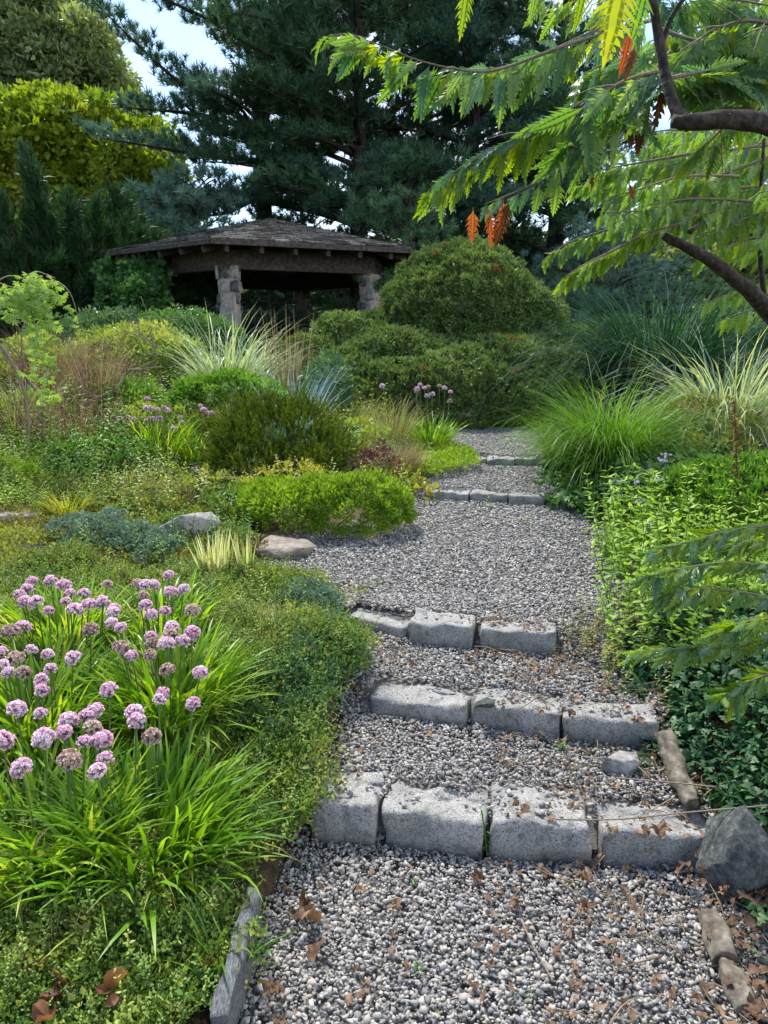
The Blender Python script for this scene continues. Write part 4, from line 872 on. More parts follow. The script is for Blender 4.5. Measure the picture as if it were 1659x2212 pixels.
grass('variegated_iris', 'cream-striped iris fans beside the flat grey rock', 465, 1235, 4.05, 70, .29, .22, .014, .15, 'iris', rad=.075, cat='iris')
grass('variegated_iris', 'small cream-striped iris fan nearest the flat grey rock', 530, 1235, 4.05, 30, .30, .2, .014, .15, 'iris', rad=.035, cat='iris')
grass('broad_grass', 'broad green grass blades at the foot of the weathered timber', 485, 2200, 1.66, 14, .26, .7, .012, 1.2, 'fresh', rad=.03, seg=8)

# ---- alliums
def floret_head(seed, faded=False, half=False):
    r_ = .034; n = 95; d = rdir(n); d[:, 2] = np.where(d[:, 2] < -.45, -d[:, 2], d[:, 2]); Vl, Tl, Ll = [], [], []
    R = frames(d); st = np.array([[0, 0, .3], [.22, .08, 1.05], [0, 0, .82], [-.15, .2, 1.0], [.1, -.22, 1.0], [-.14, -.13, 1.08]]) * r_
    T = np.array([[0, 1, 3], [0, 3, 5], [0, 5, 4], [0, 4, 1], [2, 1, 3], [2, 3, 5], [2, 5, 4], [2, 4, 1]])
    V = np.einsum('nij,mj->nmi', R, st) * rng.uniform(.8, 1.12, (n, 1, 1)); Tt = (T[None] + (np.arange(n) * 6)[:, None, None]).reshape(-1, 3)
    return mesh('flower_head', V.reshape(-1, 3), Tt, M['fadedflower' if faded else 'pinkflower'], np.repeat(rng.random(n), 6))
HEADS = [floret_head(i) for i in range(5)]; FADED = [floret_head(i, True) for i in range(2)]
BIG = [(175,322),(272,320),(345,343),(145,362),(105,393),(377,385),(455,388),(-578,338),(135,428),(195,435),(357,432),(480,447),(552,436),(405,478),(262,480),(-740,335),(785,343),(830,340),(912,288),(-775,398),(925,380),(993,362),(785,452),(818,500),(892,482),(-1040,478),(617,468),(610,490),(603,545),(652,570),(-490,582),(125,568),(-55,595),(928,570),(1040,600),(-922,615),(815,620),(-815,655),(985,645),(900,660),(-650,680),(710,722),(-810,720),(170,690),(258,715),(395,735),(2,705),(-85,740),(272,793),(222,852),(225,908),(15,780),(45,812),(-125,815),(-905,800),(1083,815),(588,908),(880,925),(862,958),(1043,982),(515,1020),(470,1050),(370,1075),(345,1135),(218,1035),(90,1012),(725,1030),(738,1075),(-500,1115),(550,1180),(460,1190),(235,1170),(15,1180),(-818,1160),(-380,1300),(570,1280),(525,1350),(117,1330)]
def allium(label, heads, base_uv, y, nbl, bh, group=None, hh=.40, hs=.81, bw=.0155, rad=.16):
    bp = at(base_uv[0], base_uv[1], y); root = empty('allium_plant', (bp.x, y, float(H(bp.x, y))), label=label, cat='allium', group=group); O = np.array(root.location)
    V_, T_, l_ = blades(nbl, bp.x, y, bh, .75, bw, 1.0, seg=6, rad=rad, taper=1.7); link('leaves', mesh('leaves', V_ - O, T_, M['blades'], l_), root, kind='stuff')
    V_, T_, l_ = blades(max(8, nbl // 9), bp.x, y, bh * .95, .95, bw * .7, 1.6, seg=6, rad=rad, taper=1.2); link('dry_leaves', mesh('dry_leaves', V_ - O, T_, M['yellowgrass' if nbl % 3 else 'tan'], l_), root, kind='stuff')
    for (u, v, fd) in heads:
        z = .3 + hh
        for _ in range(8): p = onplane(u, v, z) if z < 1.4 else at(u, v, y); z += .6 * (float(H(p.x, p.y)) + hh - z)
        if hs < .79: p = at(u, v, y + rng.uniform(-.2, .2))
        p = np.array(p[:]); g = np.array([p[0] * .7 + bp.x * .3, p[1] * .7 + y * .3, 0]); g[2] = float(H(g[0], g[1])) - .01
        if p[2] < g[2] + .1: p[2] = g[2] + .15
        st = link('flower_stalk', mesh('flower_stalk', *tube(smooth_line([g, (g + p) / 2 + [*(rng.normal(0, .012, 2)), 0], p], 7) - O, .0028 , 4)[:2], M['greenstem']), root)
        link('flower_head', random.choice(FADED if fd else HEADS), st, loc=p - O, rot=(rng.normal(0, .2), rng.normal(0, .2), rng.uniform(0, 6)), scale=np.array([1, 1, .9]) * hs * rng.uniform(.72, 1.1))
cent = {'a': (300, 1590), 'b': (70, 1600), 'c': (360, 1400), 'd': (70, 1430), 'e': (130, 1300), 'f': (340, 1290)}
grp = {k: [] for k in cent}
for (x, y_) in BIG:
    fd = x < 0; u, v = abs(x) * .4, 1128.1 + y_ * .4; k = min(cent, key=lambda q: (cent[q][0] - u) ** 2 + 1.5 * (cent[q][1] - v) ** 2); grp[k].append((u, v, fd))
lab = {'a': 'nearest allium clump on the right, strap leaves arching over the ground cover', 'b': 'nearest allium clump at the left edge of the photo', 'c': 'middle allium clump below the straw grass, heads crowded at its right',
       'd': 'allium clump at the left edge behind the nearest one', 'e': 'farthest left allium clump below the plant label', 'f': 'farthest right allium clump of the near group, below the dwarf juniper'}
for k, ctr in cent.items():
    z = .35; p = onplane(ctr[0], ctr[1], z + .2); yy = p.y + .05
    allium(lab[k], grp[k], (ctr[0], ctr[1] + 60), yy + .07, {'a': 640, 'b': 420, 'c': 620, 'd': 520, 'e': 260, 'f': 170}[k], {'a': .35, 'b': .34}.get(k, .36) if k in 'abcd' else .32, group='pink flowering allium clumps', rad=.2 if k in 'ab' else .17)
allium('extra allium leaves drooping at the front left corner, their heads faded', [(150, 1640, True)], (150, 1760), 2.15, 130, .28, group='pink flowering allium clumps', rad=.2)
SM1 = [(597,800),(645,770),(690,762),(725,770),(710,795),(672,818),(795,662),(790,712),(812,712),(850,720),(885,710),(905,725),(820,772),(790,780),(862,768),(977,762),(985,790),(940,822)]
allium('small allium clump in the left bed between bare twigs and the yew bush', [(x * .4, 597.2 + y * .4, i % 5 == 0) for i, (x, y) in enumerate(SM1)], (345, 960), 6.7, 330, .5, hs=.75, bw=.012, rad=.2)
allium('little allium group touching the left side of the yew bush', [(433, 877, False), (440, 886, False), (448, 892, False), (456, 893, False)], (425, 960), 6.7, 160, .45, hs=.75, bw=.012, rad=.12)
SM2 = [(685,870),(705,835),(725,850),(745,845),(740,890),(765,880),(800,840),(825,850),(855,870),(850,915),(690,855),(520,840)]
allium('pale allium clump before the spreading conifer, left of the upper path', [(597.2 + x * .44, 464.5 + y * .44, i % 3 == 0) for i, (x, y) in enumerate(SM2)], (930, 915), 7.6, 300, .42, hs=.78, bw=.012, rad=.15)

# ---- ground covers (stuff)
mat_small = [p_leaves(40, .0125, .0085, .045, .6) for _ in range(5)]; mat_sprig = [p_sprig(6, .014, .012, .07, .6) for _ in range(4)]
mat_mid = [p_leaves(24, .03, .018, .07, .5) for _ in range(4)]; leafy = [p_sprig(6, .055, .028, .16, .6) for _ in range(3)] + [p_sprig(8, .06, .03, .30, .7) for _ in range(2)]
LEFT = [(-180, 1240), (250, 1222), (430, 1250), (600, 1245), (680, 1300), (735, 1352), (748, 1450), (728, 1560), (682, 1640), (655, 1720), (675, 1800), (640, 1850), (590, 1880), (520, 1900), (450, 2060), (400, 2300), (-400, 2300)]
rel = lambda x, y: .012 + .05 * pnoise(x, y, 3.2, 7) + .02 * sm(-.9, -.3, x) * (1 - sm(3.0, 3.4, y)) + .035 * pnoise(x, y, 9, 2)
carpet('ground_cover', LEFT, mat_small, M['thyme'], 2300, 1.05, .035, .05, avoid=False, relief=rel, label='small-leaved creeping ground cover along the left side of the steps', cat='ground cover')
carpet('ground_cover', LEFT, mat_sprig, M['thyme'], 1500, 1.0, .04, .05, up=2, avoid=False, relief=rel, label='upright little sprigs rising through the left ground cover', cat='ground cover')
carpet('ground_cover', [(560, 1500), (640, 1420), (745, 1500), (735, 1600), (640, 1660), (560, 1620)], mat_mid, M['thyme_dark'], 1500, .62, .04, .08, avoid=False, relief=lambda x, y: rel(x, y) + .02, label='darker blue-green patch in the ground cover beside the second step', cat='ground cover')
carpet('ground_cover', [(690, 1340), (765, 1370), (755, 1500), (600, 1480), (560, 1400)], mat_mid, M['thyme'], 1300, .6, .03, .06, avoid=False, relief=rel, label='mossy green patch of ground cover left of the third step', cat='ground cover')
carpet('ground_cover', [(-200, 1000), (250, 985), (470, 1010), (560, 1060), (560, 1140), (520, 1180), (560, 1215), (450, 1245), (-200, 1245)], mat_mid, M['olive'], 1100, .7, .05, .06, avoid=False, label='patchy brown and green low plants across the left bed', cat='ground cover')
carpet('leafy_undergrowth', [(-300, 930), (300, 930), (480, 960), (760, 960), (900, 1000), (860, 1090), (560, 1070), (470, 1010), (330, 1030), (-300, 1090)], leafy, M['mixed'], 420, .8, .03, .1, up=1.4, avoid=True, label='leafy undergrowth between the shrubs of the left bed', cat='undergrowth')
carpet('leafy_undergrowth', [(120, 970), (300, 960), (330, 1010), (150, 1050)], leafy, M['fresh'], 520, .9, .03, .05, up=1.4, label='bright leafy patch left of the pale rock', cat='undergrowth')
carpet('leafy_undergrowth', [(-120, 1010), (80, 1020), (90, 1120), (-120, 1160)], leafy, M['lime'], 600, .7, .03, .05, up=1.4, label='lime-green leafy patch at the left edge of the bed', cat='undergrowth')
carpet('leafy_undergrowth', [(850, 990), (930, 975), (1000, 985), (1040, 1005), (1020, 1022), (930, 1045), (850, 1030)], mat_mid, M['lime'], 900, .62, .02, .03, up=1.6, avoid=False, relief=lambda x, y: .06 + 0 * x, label='lime ground cover left of the topmost step', cat='undergrowth')
carpet('leafy_undergrowth', [(640, 985), (840, 985), (900, 1040), (920, 1085), (840, 1060), (640, 1040)], [p_leaves(9, .06, .05, .09, .6) for _ in range(4)], M['chart'], 260, .8, .06, .05, avoid=False, label='yellow-green round leaves around the foot of the yew bush', cat='undergrowth')
carpet('leafy_undergrowth', [(330, 1010), (540, 1040), (560, 1130), (480, 1120), (400, 1100), (340, 1080)], [p_leaves(8, .05, .04, .09, .6) for _ in range(4)], M['broad'], 330, .8, .05, .05, label='dark rounded leaves between the two pale rocks', cat='undergrowth')
carpet('silver_groundcover', [(940, 898), (1080, 886), (1100, 918), (960, 922)], mat_mid, M['silver'], 900, .9, .04, .04, avoid=False, relief=lambda x, y: .06 + 0 * x, label='silver-grey ground cover before the spreading conifer', cat='ground cover')
carpet('ground_cover', [(940, 922), (1190, 905), (1200, 922), (1010, 932)], mat_mid, M['fresh'], 700, .7, .03, .04, avoid=False, label='green rim of low plants behind the upper path', cat='ground cover')
for (lb, poly, mt, dn, sz) in (('yellow-green leafy drift in the left bed before the alliums', [(60, 1000), (220, 975), (310, 1000), (250, 1050), (80, 1060)], 'fresh', 420, 1.2), ('olive sprigs around the yellow sedge tuft', [(-100, 1070), (330, 1040), (470, 1100), (330, 1150), (100, 1120), (-100, 1160)], 'mixed', 420, .8),
        ('green sprigs between the dwarf juniper and the boulder', [(330, 1150), (520, 1130), (540, 1200), (420, 1240), (340, 1225)], 'fresh', 600, .6), ('reddish brown low sprigs above the pale boulder', [(250, 1050), (480, 1050), (460, 1110), (270, 1110)], 'purple', 260, .6)):
    carpet('leafy_undergrowth', poly, leafy, M[mt], dn, sz, .05, .1, up=1.3, label=lb, cat='undergrowth')
carpet('ground_cover', LEFT, [p_sprig(7, .022, .012, .13, .7) for _ in range(5)], M['mixed'], 330, 1.0, .05, .12, up=.7, avoid=False, relief=rel, label='straggling taller runners over the left ground cover', cat='ground cover')
carpet('ground_cover', LEFT, [p_leaves(16, .02, .012, .05, .4) for _ in range(4)], M['olive'], 260, 1.0, .05, .12, up=.7, avoid=False, relief=rel, label='brownish tufts mixed through the left ground cover', cat='ground cover')
for (lb, poly, proto, mt, dn, sz) in (('loose tall green stems standing among the low plants of the left bed', [(-100, 900), (420, 900), (440, 1010), (300, 1060), (-100, 1080)], [p_sprig(9, .06, .022, .42, .8) for _ in range(4)], 'mixed', 34, .9), ('thin brown stalks standing in the left bed', [(-50, 860), (330, 870), (300, 1000), (-50, 1010)], [p_sprig(5, .03, .012, .5, .8) for _ in range(3)], 'redtan', 60, 1.0),
        ('pale yellowing stems in the bed between the yew bush and the path', [(720, 860), (900, 860), (900, 960), (760, 960)], [p_sprig(7, .045, .018, .35, .8) for _ in range(3)], 'yellowgrass', 60, .9)):
    carpet('tall_stems', poly, proto, M[mt], dn, sz, .03, .2, up=2.0, label=lb, cat='stems')
xs = [(-9, 6.4), (-2.2, 6.9), (-.3, 7.6), (.2, 10.0), (5, 9.9), (9, 8), (12, 15), (-12, 15)]
def world_bed(name, poly, protos, mat, density, size, up=1.4, relief=None, lift=0.0, avoid=True, **k):
    P = np.array(poly); lo, hi = P.min(0), P.max(0); n = int(density * (hi[0] - lo[0]) * (hi[1] - lo[1])); x = rng.uniform(lo[0], hi[0], n); y = rng.uniform(lo[1], hi[1], n)
    m = inpoly(x + rng.normal(0, .05, n), y + rng.normal(0, .05, n), [tuple(q) for q in poly])
    if avoid: m &= ~in_path(x, y, .0)
    x, y = x[m], y[m]; z = H(x, y) - .01 + lift
    if relief is not None: z = z + relief(x, y)
    return scatter(name, protos, mat, np.stack([x, y, z], 1), frames(rdir(len(x), up * 2, 0)), size * rng.uniform(.6, 1.2, len(x)), kind='stuff', **k)
tall = [p_sprig(9, .085, .035, .55, .6) for _ in range(4)]
world_bed('wild_growth', xs, tall, M['mixed'], 26, .9, label='tall weedy perennials filling the far beds either side of the path', cat='undergrowth')
world_bed('wild_growth', xs, [p_leaves(18, .07, .035, .14, .4) for _ in range(4)], M['thyme_dark'], 60, 1.0, lift=.05, label='low dark foliage covering the soil of the far beds', cat='undergrowth')
world_bed('wild_growth', [(2.0, 5.4), (1.6, 7.4), (2.6, 9), (9, 9), (8, 5)], tall, M['fresh'], 30, .7, label='green perennials behind the ivy mound at the right', cat='undergrowth')
world_bed('wild_growth', [(3.0, 5.0), (3.4, 6.8), (7, 7), (6, 4.6)], [p_sprig(14, .10, .02, 1.15, .8) for _ in range(4)], M['fresh'], 34, .95, label='tall narrow-leaved stems at the right edge below the striped grass', cat='undergrowth')
mint = [p_sprig(int(rng.integers(7, 11)), rng.uniform(.075, .11), rng.uniform(.04, .058), rng.uniform(.42, .62), rng.uniform(.4, .75)) for _ in range(9)]
world_bed('mint_patch', [(1.40, 5.0), (1.28, 4.4), (1.18, 3.9), (1.04, 3.5), (1.0, 3.15), (1.2, 2.8), (2.1, 2.7), (3.6, 3.0), (3.8, 5.0)], mint, M['mint'], 170, .86, up=1.3, avoid=False, label='bright pointed mint-like leaves crowding the right edge of the landing', cat='undergrowth')
ivy_pr = [p_ivy(6, .055, .08) for _ in range(6)]
ivyrel = lambda x, y: .03 + .22 * sm(1.0, 1.5, x) + .06 * pnoise(x, y, 3, 5)
world_bed('ivy', [(1.1, 3.25), (.98, 2.85), (.97, 2.62), (1.03, 2.42), (1.06, 2.2), (1.17, 2.06), (1.3, 1.9), (3.2, 1.7), (3.4, 3.3)], ivy_pr, M['ivy'], 1300, .8, up=1, relief=ivyrel, avoid=False, label='dark green ivy covering the bank at the lower right', cat='ivy')
world_bed('ivy', [(1.42, 5.2), (1.25, 5.75), (1.35, 6.6), (1.6, 7.0), (2.9, 6.4), (2.9, 5.0), (2, 5.0)], [p_ivy(7, .07, .12) for _ in range(5)], M['ivy2'], 330, 1.0, up=1, relief=lambda x, y: .02 + .30 * sm(1.3, 1.9, x) + .05 * pnoise(x, y, 3, 5), avoid=False, label='mid green ivy mound at the right of the far steps', cat='ivy')
world_bed('scrubby_plants', [(.86, 3.5), (.74, 3.15), (.86, 2.95), (1.05, 2.75), (1.4, 2.8), (1.6, 3.4), (1.25, 3.7)], [p_sprig(7, .035, .012, .14, .8) for _ in range(4)], M['olive'], 420, .9, up=1.0, relief=lambda x, y: .02 + 0 * x, avoid=False, label='scrubby brown-green sprigs at the right end of the third step', cat='undergrowth')

# ================================================================== FOREGROUND TREE
def fg_tree():
    base = np.array([2.35, 3.3, float(H(2.35, 3.3))]); root = empty('cutleaf_tree', base, label='small tree leaning in from the right, deeply cut drooping leaves, some orange', cat='tree')
    W = lambda pts, dy=None: np.array([at(*p)[:] for p in pts])
    wood = [tube(smooth_line(np.concatenate([[base], W([(1760, 800, 3.1), (1690, 700, 3.0), (1600, 610, 2.9), (1520, 550, 2.85), (1432, 508, 2.8)])]), 22) - base, np.linspace(.046, .015, 22), 9, wob=.16),
            tube(smooth_line(np.concatenate([[base + [.1, 0, 1.0]], W([(1900, 420, 2.3), (1760, 300, 2.05), (1650, 266, 1.98), (1560, 254, 1.95), (1480, 266, 1.95), (1452, 262, 1.95)])]), 20) - base, np.linspace(.030, .015, 20), 9, wob=.16),
            tube(smooth_line(W([(1475, 270, 1.96), (1450, 220, 2.0), (1425, 100, 2.05), (1405, -40, 2.05)]), 10) - base, np.linspace(.016, .010, 10), 7, wob=.1),
            tube(smooth_line(W([(1425, 110, 2.05), (1450, 30, 2.05), (1500, -30, 2.05)]), 8) - base, np.linspace(.008, .005, 8), 6),
            tube(smooth_line(W([(1690, 760, 3.2), (1645, 640, 3.2), (1640, 480, 3.2), (1650, 300, 3.2)]), 10) - base, np.linspace(.014, .006, 10), 6),
            tube(smooth_line(W([(1490, 500, 2.8), (1520, 480, 3.1), (1480, 440, 3.2), (1440, 430, 3.2)]), 8) - base, np.linspace(.01, .004, 8), 5)]
    V_, T_, l_ = merge(wood); link('trunk', mesh('trunk', V_, T_, M['fgbark'], smooth=True), root)
    LM = {}
    for mt in ('cut', 'cutyellow', 'cutblue', 'orange', 'brownleaf'):
        LM[mt] = []
        for q in range(6):
            V, T, l = cut_leaf(1, rng.uniform(.34, .46), 5, curl=rng.uniform(.1, .55), seed=q + 3)
            l = np.clip(l * .3 + rng.random() * .6 + .05, 0, 1)
            # grain: slight waviness
            V[:, 1] += .015 * np.sin(V[:, 2] * 23 + q)
            LM[mt].append((V, T, l, mesh('leaf', V, T, M[mt], l)))
    twigs, leaves = [], []       # leaf: (pos, R, L, mat)
    def spray(pts, n_, Ln_, mix, hang=.8, w0=.006, per=2, jit=.35, out=.45, subs=True):
        n = int(n_ * 1.3); Ln = Ln_ * .92; P = smooth_line(W(pts), 4 * len(pts)); m = len(P); twigs.append(tube(P - base, np.linspace(w0, .0015, m), 5))
        for i in range(n):
            s = (i + rng.random()) / n * .98 + .02; q = s * (m - 1); k = min(m - 2, int(q)); p = P[k] + (P[k + 1] - P[k]) * (q - k); d = P[k + 1] - P[k]; d /= np.linalg.norm(d)
            side = np.cross(d, [0, 0, 1]) * (1 if i % 2 else -1)
            z = d * out + side * rng.uniform(.1, .6) + np.array([0, 0, -hang]) + rng.normal(0, jit, 3) * .6; z /= np.linalg.norm(z)
            nrm = np.array([0, -1, .25]) + rng.normal(0, .55, 3); nrm -= z * np.dot(z, nrm); nrm /= np.linalg.norm(nrm); x = np.cross(nrm, z)
            L_ = Ln * rng.uniform(.7, 1.15) * (1.0 if s < .85 else .75); mt = rng.choice(list(mix), p=np.array(list(mix.values())) / sum(mix.values()))
            leaves.append((p, np.stack([x, nrm, z], 1), L_, mt))
        if subs: # short side twigs
            for s in (.25, .45, .62, .8):
                k = int(s * (m - 1)); d = P[min(m - 1, k + 1)] - P[k - 1]; d /= np.linalg.norm(d); e = P[k] + (d * .5 + rng.normal(0, .5, 3) + [0, 0, -.5]) * Ln * .8; twigs.append(tube(smooth_line([P[k], (P[k] + e) / 2 + [0, 0, .01], e], 5) - base, np.linspace(w0 * .4, .001, 5), 4))
    gy = {'cut': .55, 'cutyellow': .2, 'cutblue': .25}; yl = {'cutyellow': .75, 'cut': .25}; bl = {'cutblue': .75, 'cut': .25}; gr = {'cut': .75, 'cutblue': .15, 'cutyellow': .1}
    spray([(1420, 40, 2.6), (1300, 72, 2.6), (1190, 108, 2.55), (1100, 145, 2.55), (1030, 160, 2.5), (900, 132, 2.5), (820, 95, 2.5), (760, 78, 2.5)], 50, .165, gy)
    spray([(1300, 60, 2.62), (1180, 115, 2.6), (1080, 150, 2.6), (980, 150, 2.55)], 26, .10, bl, hang=.2, out=.8, subs=False)
    spray([(790, 85, 2.5), (745, 72, 2.5), (700, 80, 2.5)], 5, .12, {'cut': 1}, hang=.35, out=.9, subs=False)
    spray([(1400, 150, 2.4), (1300, 205, 2.4), (1200, 262, 2.4), (1120, 300, 2.4), (1040, 345, 2.4), (960, 392, 2.4), (925, 412, 2.4)], 34, .13, yl, hang=.9)
    spray([(1330, 180, 2.38), (1200, 255, 2.38), (1120, 295, 2.38), (1040, 335, 2.38), (960, 385, 2.38)], 26, .10, bl, hang=.15, out=.9, subs=False)
    spray([(1330, 300, 2.45), (1240, 350, 2.4), (1150, 400, 2.4), (1090, 425, 2.4), (1045, 442, 2.4)], 7, .11, {'cutblue': .5, 'cut': .5}, subs=False)
    for (u, v, L_, mt) in ((1048, 440, .125, 'orange'), (1022, 448, .10, 'orange'), (1102, 428, .14, 'brownleaf'), (1088, 432, .09, 'orange'), (1205, 385, .10, 'cut'), (1165, 395, .09, 'cut'), (1360, 395, .05, 'brownleaf'), (1372, 215, .12, 'brownleaf'), (1340, 240, .10, 'brownleaf'), (1400, 225, .10, 'brownleaf'), (1300, 260, .08, 'cutyellow'), (1375, 255, .10, 'brownleaf'), (1390, 250, .10, 'brownleaf'), (1190, 255, .07, 'cutyellow')):
        z = np.array([rng.normal(0, .18), 0, -1]); z /= np.linalg.norm(z); nrm = np.array([rng.normal(0, .4), -1, 0]); nrm -= z * np.dot(z, nrm); nrm /= np.linalg.norm(nrm)
        leaves.append((np.array(at(u, v, 2.4)[:]), np.stack([np.cross(nrm, z) * 1.25, nrm, z], 1), L_, mt))
    # big near leaves hanging into the top of the frame
    for (u, v, y, L_, mt, wd) in ((1345, -70, 1.95, .20, 'cutyellow', 1.6), (1362, 60, 1.97, .10, 'orange', 1.0), (1372, 95, 1.96, .075, 'brownleaf', 1.1), (1012, -50, 1.95, .13, 'cutyellow', .9), (1268, -60, 2.0, .12, 'cutyellow', 1.0), (1395, -30, 2.0, .12, 'cut', 1.2), (1160, -40, 2.1, .09, 'cut', .8)):
        z = np.array([-.12, 0, -1]); z /= np.linalg.norm(z); nrm = np.array([.1, -1, 0]); nrm -= z * np.dot(z, nrm); nrm /= np.linalg.norm(nrm)
        leaves.append((np.array(at(u, v, y)[:]), np.stack([np.cross(nrm, z) * wd, nrm, z], 1), L_, mt))
    spray([(1450, 110, 2.25), (1380, 190, 2.25), (1300, 270, 2.2), (1230, 310, 2.2)], 24, .17, {'cut': .6, 'cutblue': .37, 'brownleaf': .02}, hang=.55)
    spray([(1440, 150, 2.2), (1350, 170, 2.15), (1260, 230, 2.15), (1240, 260, 2.15)], 16, .17, {'cut': .5, 'cutblue': .5}, hang=.5)
    spray([(1440, 170, 2.1), (1540, 150, 2.15), (1640, 160, 2.2)], 20, .15, {'cutblue': .5, 'cut': .5}, hang=.35, out=.7)
    spray([(1420, 60, 2.3), (1500, 90, 2.25), (1600, 90, 2.2), (1690, 130, 2.2)], 26, .17, {'cut': .8, 'cutyellow': .2}, hang=.6)
    spray([(1400, 0, 2.4), (1500, -10, 2.35), (1600, 0, 2.3), (1700, 20, 2.3)], 30, .17, {'cut': .8, 'cutblue': .2}, hang=.9)
    spray([(1380, 0, 2.6), (1300, -10, 2.6), (1220, 0, 2.6), (1150, -10, 2.6)], 16, .12, {'cut': .8, 'cutyellow': .2}, hang=.9)
    spray([(1680, 330, 3.2), (1550, 385, 3.2), (1450, 385, 3.2), (1330, 390, 3.2), (1235, 398, 3.2)], 60, .11, gr, hang=.9)
    spray([(1500, 330, 3.1), (1420, 345, 3.1), (1330, 360, 3.1), (1290, 370, 3.1)], 34, .11, gr, hang=.8)
    spray([(1520, 450, 3.2), (1400, 470, 3.2), (1300, 500, 3.2), (1230, 520, 3.2), (1175, 560, 3.2)], 44, .10, gr, hang=.9)
    spray([(1480, 480, 3.0), (1400, 500, 3.0), (1330, 540, 3.0), (1270, 565, 3.0), (1215, 602, 3.0)], 50, .10, {'cut': .6, 'cutyellow': .4}, hang=.95)
    for _ in range(34):
        u = rng.uniform(1400, 1760); v = rng.uniform(270, 480); y = rng.uniform(3.0, 4.3); q = [(u + 130, v + rng.uniform(-60, 10), y), (u, v, y - .1), (u - 110, v + rng.uniform(0, 40), y - .2)]
        spray(q, 24, .11, gr, hang=.8, subs=False)
    for _ in range(10):
        u = rng.uniform(1560, 1760); v = rng.uniform(480, 660); y = rng.uniform(3.3, 4.3); spray([(u + 130, v - 20, y), (u, v, y - .1), (u - 90, v + 35, y - .2)], 20, .11, {'cut': .6, 'cutyellow': .33, 'brownleaf': .02}, hang=.8, subs=False)
    for _ in range(8):
        u = rng.uniform(1450, 1700); v = rng.uniform(-40, 240); y = rng.uniform(2.8, 3.6); spray([(u + 130, v - 20, y), (u, v, y - .1), (u - 90, v + 30, y - .2)], 20, .14, gr, hang=.8, subs=False)
    spray([(1640, 250, 2.2), (1560, 180, 2.2), (1480, 150, 2.2), (1400, 170, 2.2)], 26, .15, {'cut': .6, 'cutblue': .4}, hang=.4, out=.7)
    spray([(1500, 60, 2.4), (1400, 120, 2.4), (1320, 130, 2.4), (1260, 160, 2.4)], 26, .15, {'cut': .6, 'cutblue': .4}, hang=.6)
    spray([(1700, 190, 2.3), (1620, 210, 2.3), (1540, 300, 2.3), (1500, 330, 2.3)], 22, .13, {'cut': .8, 'cutyellow': .2}, hang=.8)
    spray([(1700, 60, 2.2), (1620, 40, 2.2), (1540, 60, 2.2), (1480, 110, 2.2)], 26, .16, {'cut': .8, 'cutyellow': .2}, hang=.8)
    lo = {'cutblue': .2, 'cut': .5, 'cutyellow': .3}
    for pts, n in (([(1720, 1130, 2.55), (1600, 1140, 2.5), (1500, 1165, 2.45), (1415, 1192, 2.4)], 44), ([(1720, 1225, 2.45), (1560, 1212, 2.4), (1450, 1232, 2.35), (1395, 1246, 2.3)], 46), ([(1720, 1300, 2.4), (1560, 1270, 2.35), (1480, 1272, 2.3), (1425, 1296, 2.3)], 40),
                   ([(1720, 1370, 2.3), (1600, 1390, 2.25), (1500, 1398, 2.25), (1370, 1408, 2.2)], 52), ([(1720, 1330, 2.3), (1620, 1340, 2.2), (1540, 1360, 2.2)], 30), ([(1720, 1440, 2.2), (1640, 1460, 2.15), (1560, 1505, 2.1)], 26), ([(1720, 1180, 2.7), (1640, 1170, 2.6), (1560, 1180, 2.6)], 30)):
        spray(pts, int(n * 1.5), .10, lo, hang=.35, out=.8, w0=.0035, subs=False)
    V_, T_, l_ = merge(twigs); link('twigs', mesh('twigs', V_, T_, M['twig']), root, kind='stuff')
    leaves.sort(key=lambda q: -q[2] / max(.5, q[0][1]))
    for (p, R_, L_, mt) in leaves[:300]:
        me = random.choice(LM[mt])[3]; o = link('leaf', me, root); Mx = Matrix([[*(R_[i] * L_), p[i] - base[i]] for i in range(3)] + [[0, 0, 0, 1]]); o.matrix_local = Mx
    for mt in LM:
        ls = [q for q in leaves[300:] if q[3] == mt]
        if ls:
            V_, T_, l_ = inst([(a, b, c) for a, b, c, _ in LM[mt]], np.array([q[0] for q in ls]) - base, np.array([q[1] for q in ls]), np.array([q[2] for q in ls]))
            link('leaves', mesh('leaves', V_, T_, M[mt], l_), root, kind='stuff')
fg_tree()

